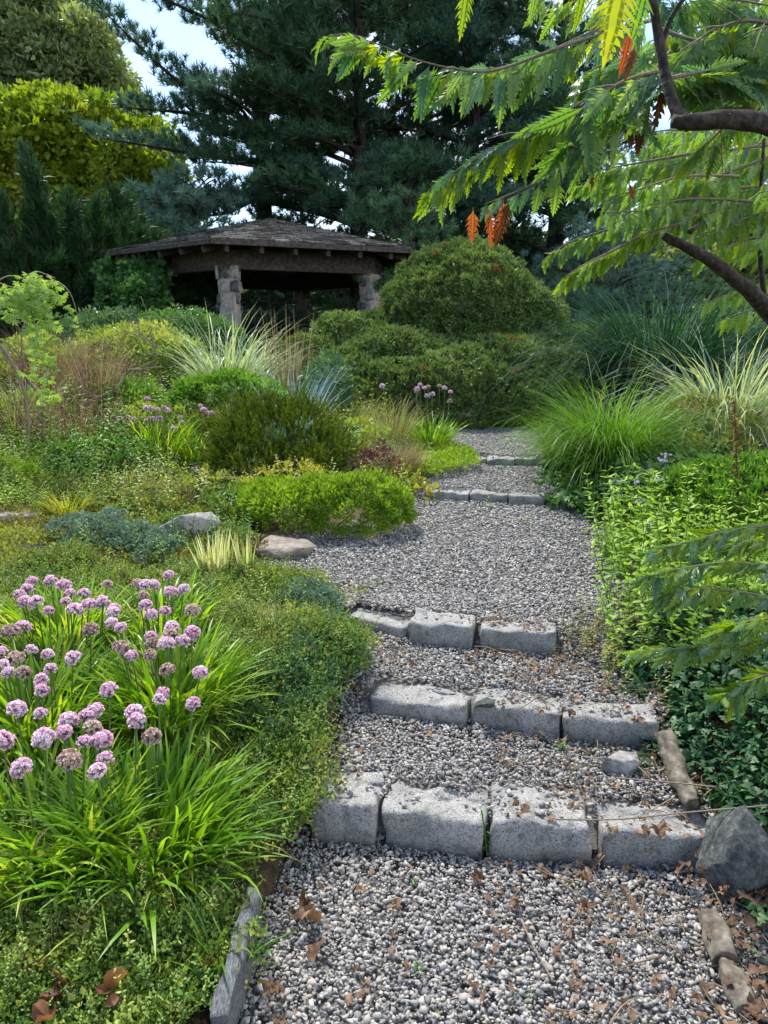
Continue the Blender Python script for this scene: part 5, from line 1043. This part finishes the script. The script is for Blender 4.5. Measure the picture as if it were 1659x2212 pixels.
# ================================================================== ROCKS, TIMBER, SMALL THINGS
def rock(label, u, v, y, dims, mat, seed, rotz=0, sink=.3, amp=.25, flat_=0.0, cat='rock', name='rock', tilt=(0, 0)):
    p = ground(u, v) if y is None else at(u, v, y); y = p.y; rr = random.Random(seed); bm = bmesh.new()
    for k in range(14 if not flat_ else 24):
        d = Vector((rr.gauss(0, 1), rr.gauss(0, 1), rr.gauss(0, 1))).normalized() * rr.uniform(.8, 1.05)
        if flat_: d.z = max(-.6, min(flat_, d.z * 1.5 * flat_ / .5))
        bm.verts.new(d)
    res = bmesh.ops.convex_hull(bm, input=bm.verts)
    bmesh.ops.delete(bm, geom=[e for e in set(res['geom_interior'] + res['geom_unused']) if isinstance(e, bmesh.types.BMVert)], context='VERTS')
    bmesh.ops.bevel(bm, geom=bm.edges[:], offset=.07, segments=2, affect='EDGES', profile=.6)
    bmesh.ops.triangulate(bm, faces=bm.faces)
    bmesh.ops.subdivide_edges(bm, edges=[e for e in bm.edges if e.calc_length() > .12], cuts=4, use_grid_fill=True)
    bmesh.ops.triangulate(bm, faces=bm.faces)
    for q in bm.verts:
        s = Vector((seed * 2.3, seed, 0)); q.co *= 1 + amp * .35 * noise.noise(q.co * 1.6 + s) + .05 * noise.noise(q.co * 5 + s) + .025 * noise.noise(q.co * 14 + s)
        q.co = Vector((q.co.x * dims[0] / 2, q.co.y * dims[1] / 2, q.co.z * dims[2] / 2 / (flat_ or 1)))
    z = float(H(p.x, y)) + dims[2] * (.5 - sink)
    return link(name, finish(bm, name, M[mat], True), loc=(p.x, y, z), rot=(tilt[0], tilt[1], rotz), label=label, cat=cat)
rock('dark angular boulder at the right end of the nearest step', 1580, 1880, 2.04, (.20, .30, .36), 'boulder', 8, rotz=.5, sink=.30, amp=.10, cat='boulder', name='boulder', tilt=(-.15, .25))
rock('rounded pale grey boulder behind the dwarf juniper', 405, 1150, 4.75, (.46, .36, .34), 'palerock', 2, rotz=.3, sink=.22, cat='boulder', name='boulder')
rock('small split pale rock left of the yew bush', 428, 1012, 6.3, (.28, .25, .22), 'palerock', 9, rotz=.2, sink=.3)
rock('low pale rock just in front of the split rock', 415, 1028, 6.05, (.30, .2, .14), 'palerock', 6, rotz=-.2, sink=.3)
rock('large flat brownish rock slab at the left rim of the landing', 600, 1175, 4.5, (.50, .46, .12), 'flatrock', 3, rotz=.2, sink=.34, flat_=.45, amp=.16)
rock('small whitish upright rock right of the lime cushion plant', 890, 1092, 5.42, (.10, .16, .14), 'palerock', 11, rotz=-.5, sink=.2, tilt=(.2, .5))
rock('flat grey stone lying level with the gravel behind the right block', 1328, 1755, 2.47, (.16, .10, .07), 'palerock', 8, sink=.12, flat_=.5, amp=.1)
rock('dark slate chip lying on the middle block of the second step', 1046, 1540, 2.75, (.10, .06, .03), 'boulder', 5, rotz=.5, sink=-1.05, flat_=.5, amp=.1)
rock('white quartz stone beside the striped iris', 415, 1212, 4.2, (.09, .08, .06), 'palerock', 12, sink=.2)
rock('flat brown stone slab at the left edge above the juniper', 20, 1150, 4.9, (.6, .3, .10), 'flatrock', 14, sink=.15, flat_=.5, amp=.12)
def log(label, pts, r0, mat, seed, name='log', cat='log', k=14, n=30, squash=1.0, dz=.0):
    P = np.array([[*onplane(u, v, z)] for u, v, z in pts]); o = P[0].copy(); P = smooth_line(P, n) - o; P[:, 2] += dz
    V, T, l = tube(P, r0 if np.ndim(r0) == 0 else np.interp(np.linspace(0, 1, n), np.linspace(0, 1, len(r0)), r0), k)
    for i in range(len(V)):
        q = Vector(V[i]); V[i] += np.array([noise.noise(q * 14 + Vector((seed, 0, 0))), noise.noise(q * 14 + Vector((0, seed, 0))), noise.noise(q * 14 + Vector((0, 0, seed)))]) * .014 + np.array([noise.noise(q * 60), 0, noise.noise(q * 60 + Vector((3, 3, 3)))]) * .004
    V[:, 2] = (V[:, 2]) * 1.0
    return link(name, mesh(name, V, T, M[mat], smooth=True), loc=o, label=label, cat=cat)
log('weathered brown log between the second step and the dark boulder', [(1432, 1585, .26), (1450, 1640, .21), (1478, 1700, .18), (1500, 1740, .16)], [.030, .036, .034, .026], 'log', 3)
log('short grey log in the litter at the lower right', [(1530, 1975, .05), (1550, 2020, .04), (1566, 2075, .03)], [.026, .034, .032], 'log', 5)
log('second piece of grey log nearest the bottom right corner', [(1572, 2085, .03), (1590, 2130, .02), (1612, 2190, .01)], [.022, .034, .026], 'log', 8)
# weathered timber edging: split plank on edge
def timber():
    a, b = onplane(548, 1900, .14), onplane(470, 2200, .12); d = b - a; ln = d.length; bm = rough_box(ln, .042, .13, 7, rnd=.008, amp=.006, n=(40, 5, 6))
    for v in bm.verts:
        g = noise.noise(Vector((v.co.x * 3, v.co.y * 60, v.co.z * 60))) * .006; v.co.z += g; v.co.y += g
        v.co.z += .02 * noise.noise(Vector((v.co.x * 6, 0, 3)))
    c = (a + b) / 2; link('timber_edging', finish(bm, 'timber_edging', M['graywood']), loc=(c.x, c.y, .06), rot=(0, 0, math.atan2(d.y, d.x)), label='weathered grey timber edging the gravel at the lower left', cat='timber')
timber()
# plant label on a stake
def plant_label():
    p = at(70, 1225, 4.35); z0 = float(H(p.x, p.y)); root = empty('plant_label', (p.x, p.y, z0), label='tilted black plant label on a stake in the left bed', cat='plant label')
    t = at(68, 1184, 4.35); bm = box_bm((.125, .008, .065), bev=.003); link('plate', finish(bm, 'plate', M['black'], False), root, loc=(t.x - p.x, 0, t.z - z0), rot=(math.radians(-50), 0, .25))
    link('stake', mesh('stake', *tube([(0, .01, -.05), (t.x - p.x, .012, t.z - z0)], .006, 6)[:2], M['black']), root)
plant_label()
for i, (pts, lb) in enumerate((([(38, 1215), (60, 1222), (90, 1212), (112, 1202)], 'grey driftwood-like root below the plant label'), ([(20, 1208), (50, 1206), (80, 1206), (105, 1216)], 'curved grey root crossing behind the label stake'), ([(215, 1212), (240, 1219), (265, 1210), (275, 1212)], 'bent grey root under the dwarf juniper'), ([(250, 1190), (258, 1183), (268, 1190), (262, 1200)], 'curled pale root on the dwarf juniper'))):
    P = np.array([[*at(u, v, 4.32 + .02 * i)] for u, v in pts]); o = P[0].copy(); link('root', mesh('root', *tube(smooth_line(P, 12) - o, np.linspace(.012, .006, 12), 7, wob=.1)[:2], M['twig'], smooth=True), loc=o, label=lb, cat='root')
# bare grey shrubs
def bare(label, y, branches, r=.014, base=None):
    B = np.array(at(*base, y)[:]); B[2] = float(H(B[0], B[1])); root = empty('bare_shrub', B, label=label, cat='shrub'); tb = []
    for (rr, pts) in branches:
        P = np.array([at(u, v, y + .05 * math.sin(u))[:] for u, v in pts]); n = 4 * len(pts); P = smooth_line(P, n) ; P = P + np.array([[noise.noise(Vector(q * 9)) * .03, 0, noise.noise(Vector(q * 9 + 5)) * .03] for q in P]); tb.append(tube(P - B, np.linspace(rr, rr * .35, n), 6))
        for _ in range(len(pts)):
            k = rng.integers(2, n - 1); e = P[k] + rng.normal(0, .12, 3) + [0, 0, .1]; tb.append(tube(smooth_line([P[k], (P[k] + e) / 2 + rng.normal(0, .02, 3), e], 5) - B, np.linspace(rr * .35, .002, 5), 4))
    V_, T_, l_ = merge(tb); link('branches', mesh('branches', V_, T_, M['twig']), root, kind='stuff')
q4 = lambda L_: [(x * .4, 597.2 + y * .4) for x, y in L_]
bare('leaning bare grey branch with forked tips left of the yew bush', 7.2, [(.02, q4([(330, 900), (430, 715), (510, 660), (580, 630), (640, 590), (680, 540), (705, 495), (760, 490), (880, 495)])), (.009, q4([(760, 490), (840, 450), (845, 380), (760, 320), (745, 240), (690, 180)])), (.007, q4([(780, 340), (690, 290), (655, 285)])), (.007, q4([(840, 400), (800, 300), (830, 270)])), (.008, q4([(450, 715), (400, 640), (250, 640), (180, 590)]))], base=(130, 990))
bare('bare grey twigs rising through the creeper at the left edge', 6.4, [(.014, q4([(205, 800), (210, 640), (180, 590), (130, 520), (60, 480), (-20, 440)])), (.009, q4([(130, 520), (135, 420), (110, 300), (60, 200), (-20, 180)])), (.007, q4([(110, 300), (160, 220), (200, 180)])), (.008, q4([(-20, 330), (60, 380), (130, 440)]))], base=(85, 960))
def creeper():
    y = 6.1; B = np.array(at(40, 760, y)[:]); B[2] = float(H(B[0], B[1])); root = empty('creeper', B, label='pale green five-leaved creeper arching over bare twigs at the upper left', cat='creeper')
    st = [q4([(-60, 60), (40, -10), (120, 10), (180, 40), (230, 100), (235, 200)]), q4([(120, 20), (170, 90), (165, 200), (200, 290), (210, 390), (240, 480), (260, 590)]), q4([(250, 0), (330, 40), (375, 80), (400, 140), (425, 240)]), q4([(-40, 20), (60, 60), (180, 60)]), q4([(130, 0), (200, -30), (300, 10)])]
    tb, pos, dr = [], [], []
    for j, pts in enumerate(st):
        P = smooth_line(np.array([at(u, v, y)[:] for u, v in pts]), 30) - B; tb.append(tube(P, np.linspace(.006, .003, 30), 4))
        for q in P[:: (3 if j == 2 else 1)]:
            for _ in range(1 if j == 2 else 4): pos.append(q + rng.normal(0, .05 if j != 2 else .01, 3) - [0, 0, .12]); dr.append([rng.normal(0, .5), -.8, rng.normal(-.1, .5)])
    tb.append(tube(smooth_line([[0, 0, 0], [.05, 0, .7], [-.3, 0, 1.2]], 8), .012, 5))
    V_, T_, l_ = merge(tb); link('stem', mesh('stem', V_, T_, M['twig']), root, kind='stuff')
    def five(n=5):
        ps = []
        for k in range(n):
            a = (k - 2) * .62; V, T, l = outline_leaf([(0, 0), (.03, .009), (.055, .014), (.075, .009), (.095, 0)], .15, .3); c, s_ = math.cos(a), math.sin(a)
            Rm = np.array([[c, 0, s_], [0, 1, 0], [-s_, 0, c]]); ps.append((V @ Rm.T, T, l + rng.normal(0, .15)))
        V, T, l = merge(ps); return V, T, np.clip(l, 0, 1)
    pr = [five() for _ in range(4)]; pr = [(a * .46, b, c) for a, b, c in pr]; n = len(pos); dr = np.array(dr); dr /= np.linalg.norm(dr, axis=1, keepdims=True)
    z = np.stack([rng.normal(0, .5, n), np.zeros(n) - .2, -np.ones(n)], 1); z -= dr * (z * dr).sum(1, keepdims=True); z /= np.linalg.norm(z, axis=1, keepdims=True); Rm = np.stack([np.cross(dr, z), dr, z], 2)
    V_, T_, l_ = inst(pr, np.array(pos), Rm, rng.uniform(.7, 1.2, n)); link('foliage', mesh('foliage', V_, T_, M['creeper'], l_), root, kind='stuff')
creeper()
# dark dried spike at the right
def spike():
    b = at(1599, 1110, 4.7); b.z = float(H(b.x, b.y)); t = at(1586, 872, 4.7); root = empty('dried_flower_spike', b, label='thin dark dried flower spike standing in front of the tall narrow-leaved stems', cat='dried flower')
    P = smooth_line([(0, 0, 0), ((t.x - b.x) * .4, 0, (t.z - b.z) * .5), (t.x - b.x, 0, t.z - b.z)], 20); link('stem', mesh('stem', *tube(P, np.linspace(.006, .004, 20), 5)[:2], M['redstem']), root)
    pos = np.repeat(P[6:], 5, 0) + rng.normal(0, .008, (70, 3)); V_, T_, l_ = inst([p_leaves(6, .014, .01, .006, 0)], pos, frames(rdir(70)), np.ones(70)); link('seed_heads', mesh('seed_heads', V_, T_, M['brownleaf'], l_), root, kind='stuff')
spike()
def flower_cluster(label, u, v, y, cols, n=7, r=.03, fl=.012, h=.4, cat='flower', name='mist_flower'):
    t = at(u, v, y); b = Vector((t.x + .02, y, float(H(t.x, y)))); b.z = min(b.z, t.z - .1); root = empty(name, b, label=label, cat=cat)
    link('stem', mesh('stem', *tube(smooth_line([(0, 0, 0), ((t.x - b.x) * .7, 0, (t.z - b.z) * .5), (t.x - b.x, 0, t.z - b.z)], 7), .0025, 4)[:2], M['greenstem']), root)
    p = rng.normal(0, r * .55, (n, 3)) * [1, 1, .35]; V_, T_, l_ = inst([p_leaves(12, fl, fl * .5, fl * .3, .5)], p, frames(rdir(n, 1)), np.ones(n)); link('flower_head', mesh('flower_head', V_, T_, M[cols], l_), root, loc=t - b, kind='stuff')
M['lilac'] = leafmat('lilac_flower', [(.45, .36, .6), (.66, .58, .8), (.8, .75, .88)], .3, .6, 20, tint=(1, 1, 1)); M['rose'] = leafmat('rose_flower', [(.6, .2, .35), (.8, .4, .55), (.85, .6, .7)], .3, .5, 20, tint=(1, .9, 1))
for lb, u, v, y in (('topmost lilac mist flower above the ivy mound, beside the rose bush', 1441, 984, 5.2), ('lilac mist flower just left of the topmost one', 1427, 994, 5.2), ('lilac mist flower just below the topmost one', 1437, 998, 5.2), ('wide pale lilac mist flower at the back left of the mint-like patch', 1342, 1044, 4.9),
                    ('small lilac mist flower right of the wide pale one', 1372, 1044, 4.9), ('bright lilac mist flower standing over the mint-like leaves', 1383, 1084, 4.6), ('faded lilac mist flower in the middle of the mint-like patch', 1403, 1130, 4.3), ('lone faded mist flower behind the feathery right-hand sprays', 1551, 1086, 4.6)):
    flower_cluster(lb, u, v, y, 'lilac')
flower_cluster('single pink rose bloom on the brownish rose bush', 1503, 891, 6.6, 'rose', n=6, r=.04, fl=.035, name='rose_flower'); flower_cluster('tiny pink bloom by the dark spike on the rose bush', 1560, 890, 6.6, 'rose', n=3, r=.02, fl=.02, name='rose_flower')
# seedlings and weeds
def weed(label, u, v, z, n, Ln, W, h, mat, up=.35, name='weed', cat='weed', lean=.5):
    p = onplane(u, v, z); root_loc = (p.x, p.y, z); V, T, l = p_sprig(n, Ln, W, h, lean); me = mesh('weed', V, T, M[mat], l)
    link(name, me, loc=root_loc, label=label, cat=cat, rot=(rng.normal(0, .1), rng.normal(0, .1), rng.uniform(0, 6)))
weed('green broad-leaved weed right of the weathered timber', 570, 2050, .02, 3, .06, .024, .07, 'broad')
weed('small feathery conifer-like seedling in the joint between the two middle blocks', 1052, 1850, .0, 9, .032, .007, .16, 'fresh')
weed('tiny green weed in the gravel before the nearest step at the left', 895, 1905, .01, 2, .018, .010, .015, 'fresh')
weed('little green weed in the middle of the bottom gravel', 905, 2105, .0, 3, .028, .012, .03, 'broad')
weed('tiny dark green weed low in the bottom gravel', 1143, 2155, .0, 2, .018, .010, .02, 'broad')
weed('tiny green weed at the foot of the first block of the second step', 865, 1573, .16, 3, .025, .012, .03, 'silver')
weed('small green weed at the foot of the right block of the third step', 1062, 1408, .27, 2, .028, .022, .03, 'fresh')
weed('light green weed at the foot of the dark right block of the second step', 1215, 1618, .16, 3, .03, .024, .03, 'fresh')
weed('bright green seedling leaf in the ground cover left of the nearest step', 480, 1800, .14, 2, .035, .02, .03, 'fresh')
weed('bright seedling in the ground cover near the bottom edge', 395, 2150, .14, 2, .03, .016, .03, 'fresh')
weed('leafy weed in front of the middle far step block', 1058, 1098, .43, 5, .05, .02, .10, 'mixed'); weed('low weed on the far landing right of the leafy weed', 1140, 1130, .42, 3, .05, .02, .04, 'fresh'); weed('weed at the foot of the topmost step', 1075, 1012, .53, 3, .04, .02, .05, 'fresh')
weed('big-leaved seedling standing at the corner of the spreading conifer', 1165, 900, .75, 5, .17, .06, .42, 'silver', name='seedling', cat='seedling')
# crumpled dead leaves, one by one
def crumple(label, u, v, z, size, mat='brownleaf', tiltx=0, group=None):
    a = np.linspace(0, 2 * np.pi, 31)[:-1]; lob = (.62 + .38 * np.abs(np.cos(a * 2.5))) * size / 2 * (1 - .25 * (np.abs(a - np.pi) < .3)); rings = []
    s = rng.uniform(0, 50)
    for f in (.33, .66, 1.0):
        x, y = lob * f * np.cos(a), lob * f * np.sin(a); zz = np.array([noise.noise(Vector((i * 26 / 1, j * 26, s))) for i, j in zip(x, y)]) * size * .8 + f * f * size * .18 * (1 + np.cos(2 * a + s)) + .06 * size * np.cos(a * 10) * f
        rings.append(np.stack([x, y, zz], 1))
    V = np.concatenate([[[0, 0, 0]]] + rings); T3 = [[0, 1 + i, 1 + (i + 1) % 30] for i in range(30)]; T4 = [[1 + k * 30 + i, 31 + k * 30 + i, 31 + k * 30 + (i + 1) % 30, 1 + k * 30 + (i + 1) % 30] for k in range(2) for i in range(30)]
    p = onplane(u, v, z); link('dead_leaf', mesh('dead_leaf', V, [np.array(T3), np.array(T4)], M[mat], np.clip(np.linalg.norm(V, axis=1) / size + rng.normal(0, .1, len(V)), 0, 1)), loc=p, rot=(tiltx + rng.normal(0, .2), rng.normal(0, .25), rng.uniform(0, 6)), label=label, cat='dead leaf', group=group)
for lb, u, v, sz, tx in (('crumpled brown leaf standing in the ground cover at the lower left, leftmost of four', 50, 2090, .085, 1.2), ('widest crumpled brown leaf at the lower left, with dark veins', 120, 2130, .12, .8), ('curled brown leaf nearest the bottom edge among the ground cover', 235, 2140, .13, .9), ('brown leaf lying at the very bottom left edge', 105, 2200, .10, .3), ('small dark brown leaf above the crumpled ones', 135, 2025, .055, .9), ('pinkish withered leaf under the allium blades', 250, 1878, .06, 1.3), ('pale withered leaf hanging in the ground cover left of it', 65, 1980, .06, 1.2)):
    crumple(lb, u, v, .13, sz * .6, 'brownleaf', tx)
for lb, u, v, sz in (('tan oak-like leaf on the gravel right of the timber', 650, 1960, .075), ('pale orange leaf beside the timber, the larger of the pair', 668, 1985, .07), ('rust leaf at the foot of the pale pair of leaves', 680, 2050, .05), ('brown leaf lying on the right block of the nearest step', 1420, 1800, .06), ('tan leaf on the gravel below the middle of the nearest step', 1260, 1900, .055), ('brown curled leaf near the bottom centre of the gravel', 1270, 1960, .05), ('orange-brown leaf under the seedling in the joint', 1030, 1890, .045), ('brown leaf low on the left gravel near the bottom', 590, 2150, .06), ('tan leaf at the bottom edge of the gravel left of centre', 600, 2200, .05)):
    crumple(lb, u, v, .03 if 'block' not in lb else .14, sz, 'litter')
# uncountable litter and twigs on the right half of the treads
def litter():
    n = 900; u = rng.uniform(0, 1, n); y = rng.uniform(1.35, 3.4, n); r = np.interp(y, PRY, PRX); l = np.interp(y, PLY, PLX); x = np.where(rng.random(n) < .9, r + .25 - (r - l) * .75 * u ** 1.3, l + (r - l) * u * .3)
    z = path_z(x, y) + .018 + .01 * rng.random(n)
    for (px, py, dx, dy, ln, dp, zt) in BLK:
        a = (x - px) * dx + (y - py) * dy; b = -(x - px) * dy + (y - py) * dx; ins = (a > 0) & (a < ln) & (b > -.01) & (b < dp); z = np.where(ins, zt + .01, z)
    cr_ = []
    for _ in range(5):
        a = np.linspace(0, 2 * np.pi, 13)[:-1]; rr = .5 + .5 * np.abs(np.cos(a * 2.5 + rng.random())); V = np.stack([rr * np.cos(a), rr * np.sin(a) * .6, rng.normal(0, .22, 12)], 1) * .02; V = np.concatenate([[[0, 0, 0]], V]); cr_.append((V, np.array([[0, 1 + i, 1 + (i + 1) % 12] for i in range(12)]), rng.random(13)))
    scatter('leaf_litter', cr_, M['litter'], np.stack([x, y, z], 1), frames(rdir(n, 1.2, 0)), rng.uniform(.35, 1.15, n), kind='stuff', label='small crumbled brown leaves strewn over the right side of the steps', cat='leaf litter')
    n = 420; y = rng.uniform(1.35, 3.4, n); r = np.interp(y, PRY, PRX); x = r + .3 - .9 * rng.random(n) ** 1.4; z = path_z(x, y) + .03
    d = rng.normal(size=(n, 3)); d[:, 2] *= .12
    tw = [tube(smooth_line([[0, 0, 0], [.01 * q, .004, .05], [0, 0, .1]], 5), [.0018, .0016, .0014, .0012, .0008], 4) for q in (-1, 0, 1)]
    scatter('twig_litter', tw, M['tan'], np.stack([x, y, z], 1), frames(d), rng.uniform(.4, 1.7, n), kind='stuff', label='thin dry twigs and stalks lying over the right side of the steps', cat='twigs')
    world_bed('leaf_litter', [(.80, 1.2), (.93, 1.9), (1.02, 2.5), (1.15, 2.6), (1.5, 2.0), (2.2, 1.6), (2.2, 1.0)], cr_, M['deadmix'], 1300, 1.0, avoid=False, lift=.02, relief=lambda x, y: .02 + 0 * x, label='brown leaf litter on the soil at the lower right corner', cat='leaf litter')
    world_bed('ivy', [(.95, 1.2), (1.08, 2.0), (1.6, 2.0), (2.2, 1.6), (2.2, 1.1)], ivy_pr, M['ivy2'], 110, .7, up=1, relief=lambda x, y: .04 + 0 * x, avoid=False, label='few stray ivy leaves over the litter in the lower right corner', cat='ivy')
    for lb, pts in (('longest pale dry stalk lying from the ivy over the right block', [(1660, 1740, .25), (1480, 1755, .2), (1330, 1772, .18), (1200, 1770, .18)]), ('thin pale dry stalk below the longest one', [(1545, 1700, .25), (1450, 1690, .22), (1330, 1680, .2)]), ('dry straw on the bottom gravel right of centre', [(1125, 1985, .03), (1150, 2040, .03), (1195, 2120, .03)])):
        P = np.array([[*onplane(*q)] for q in pts]); o = P[0].copy(); link('dry_stalk', mesh('dry_stalk', *tube(smooth_line(P, 14) - o, .0026, 5)[:2], M['twig']), loc=o, label=lb, cat='dry stalk')
litter()
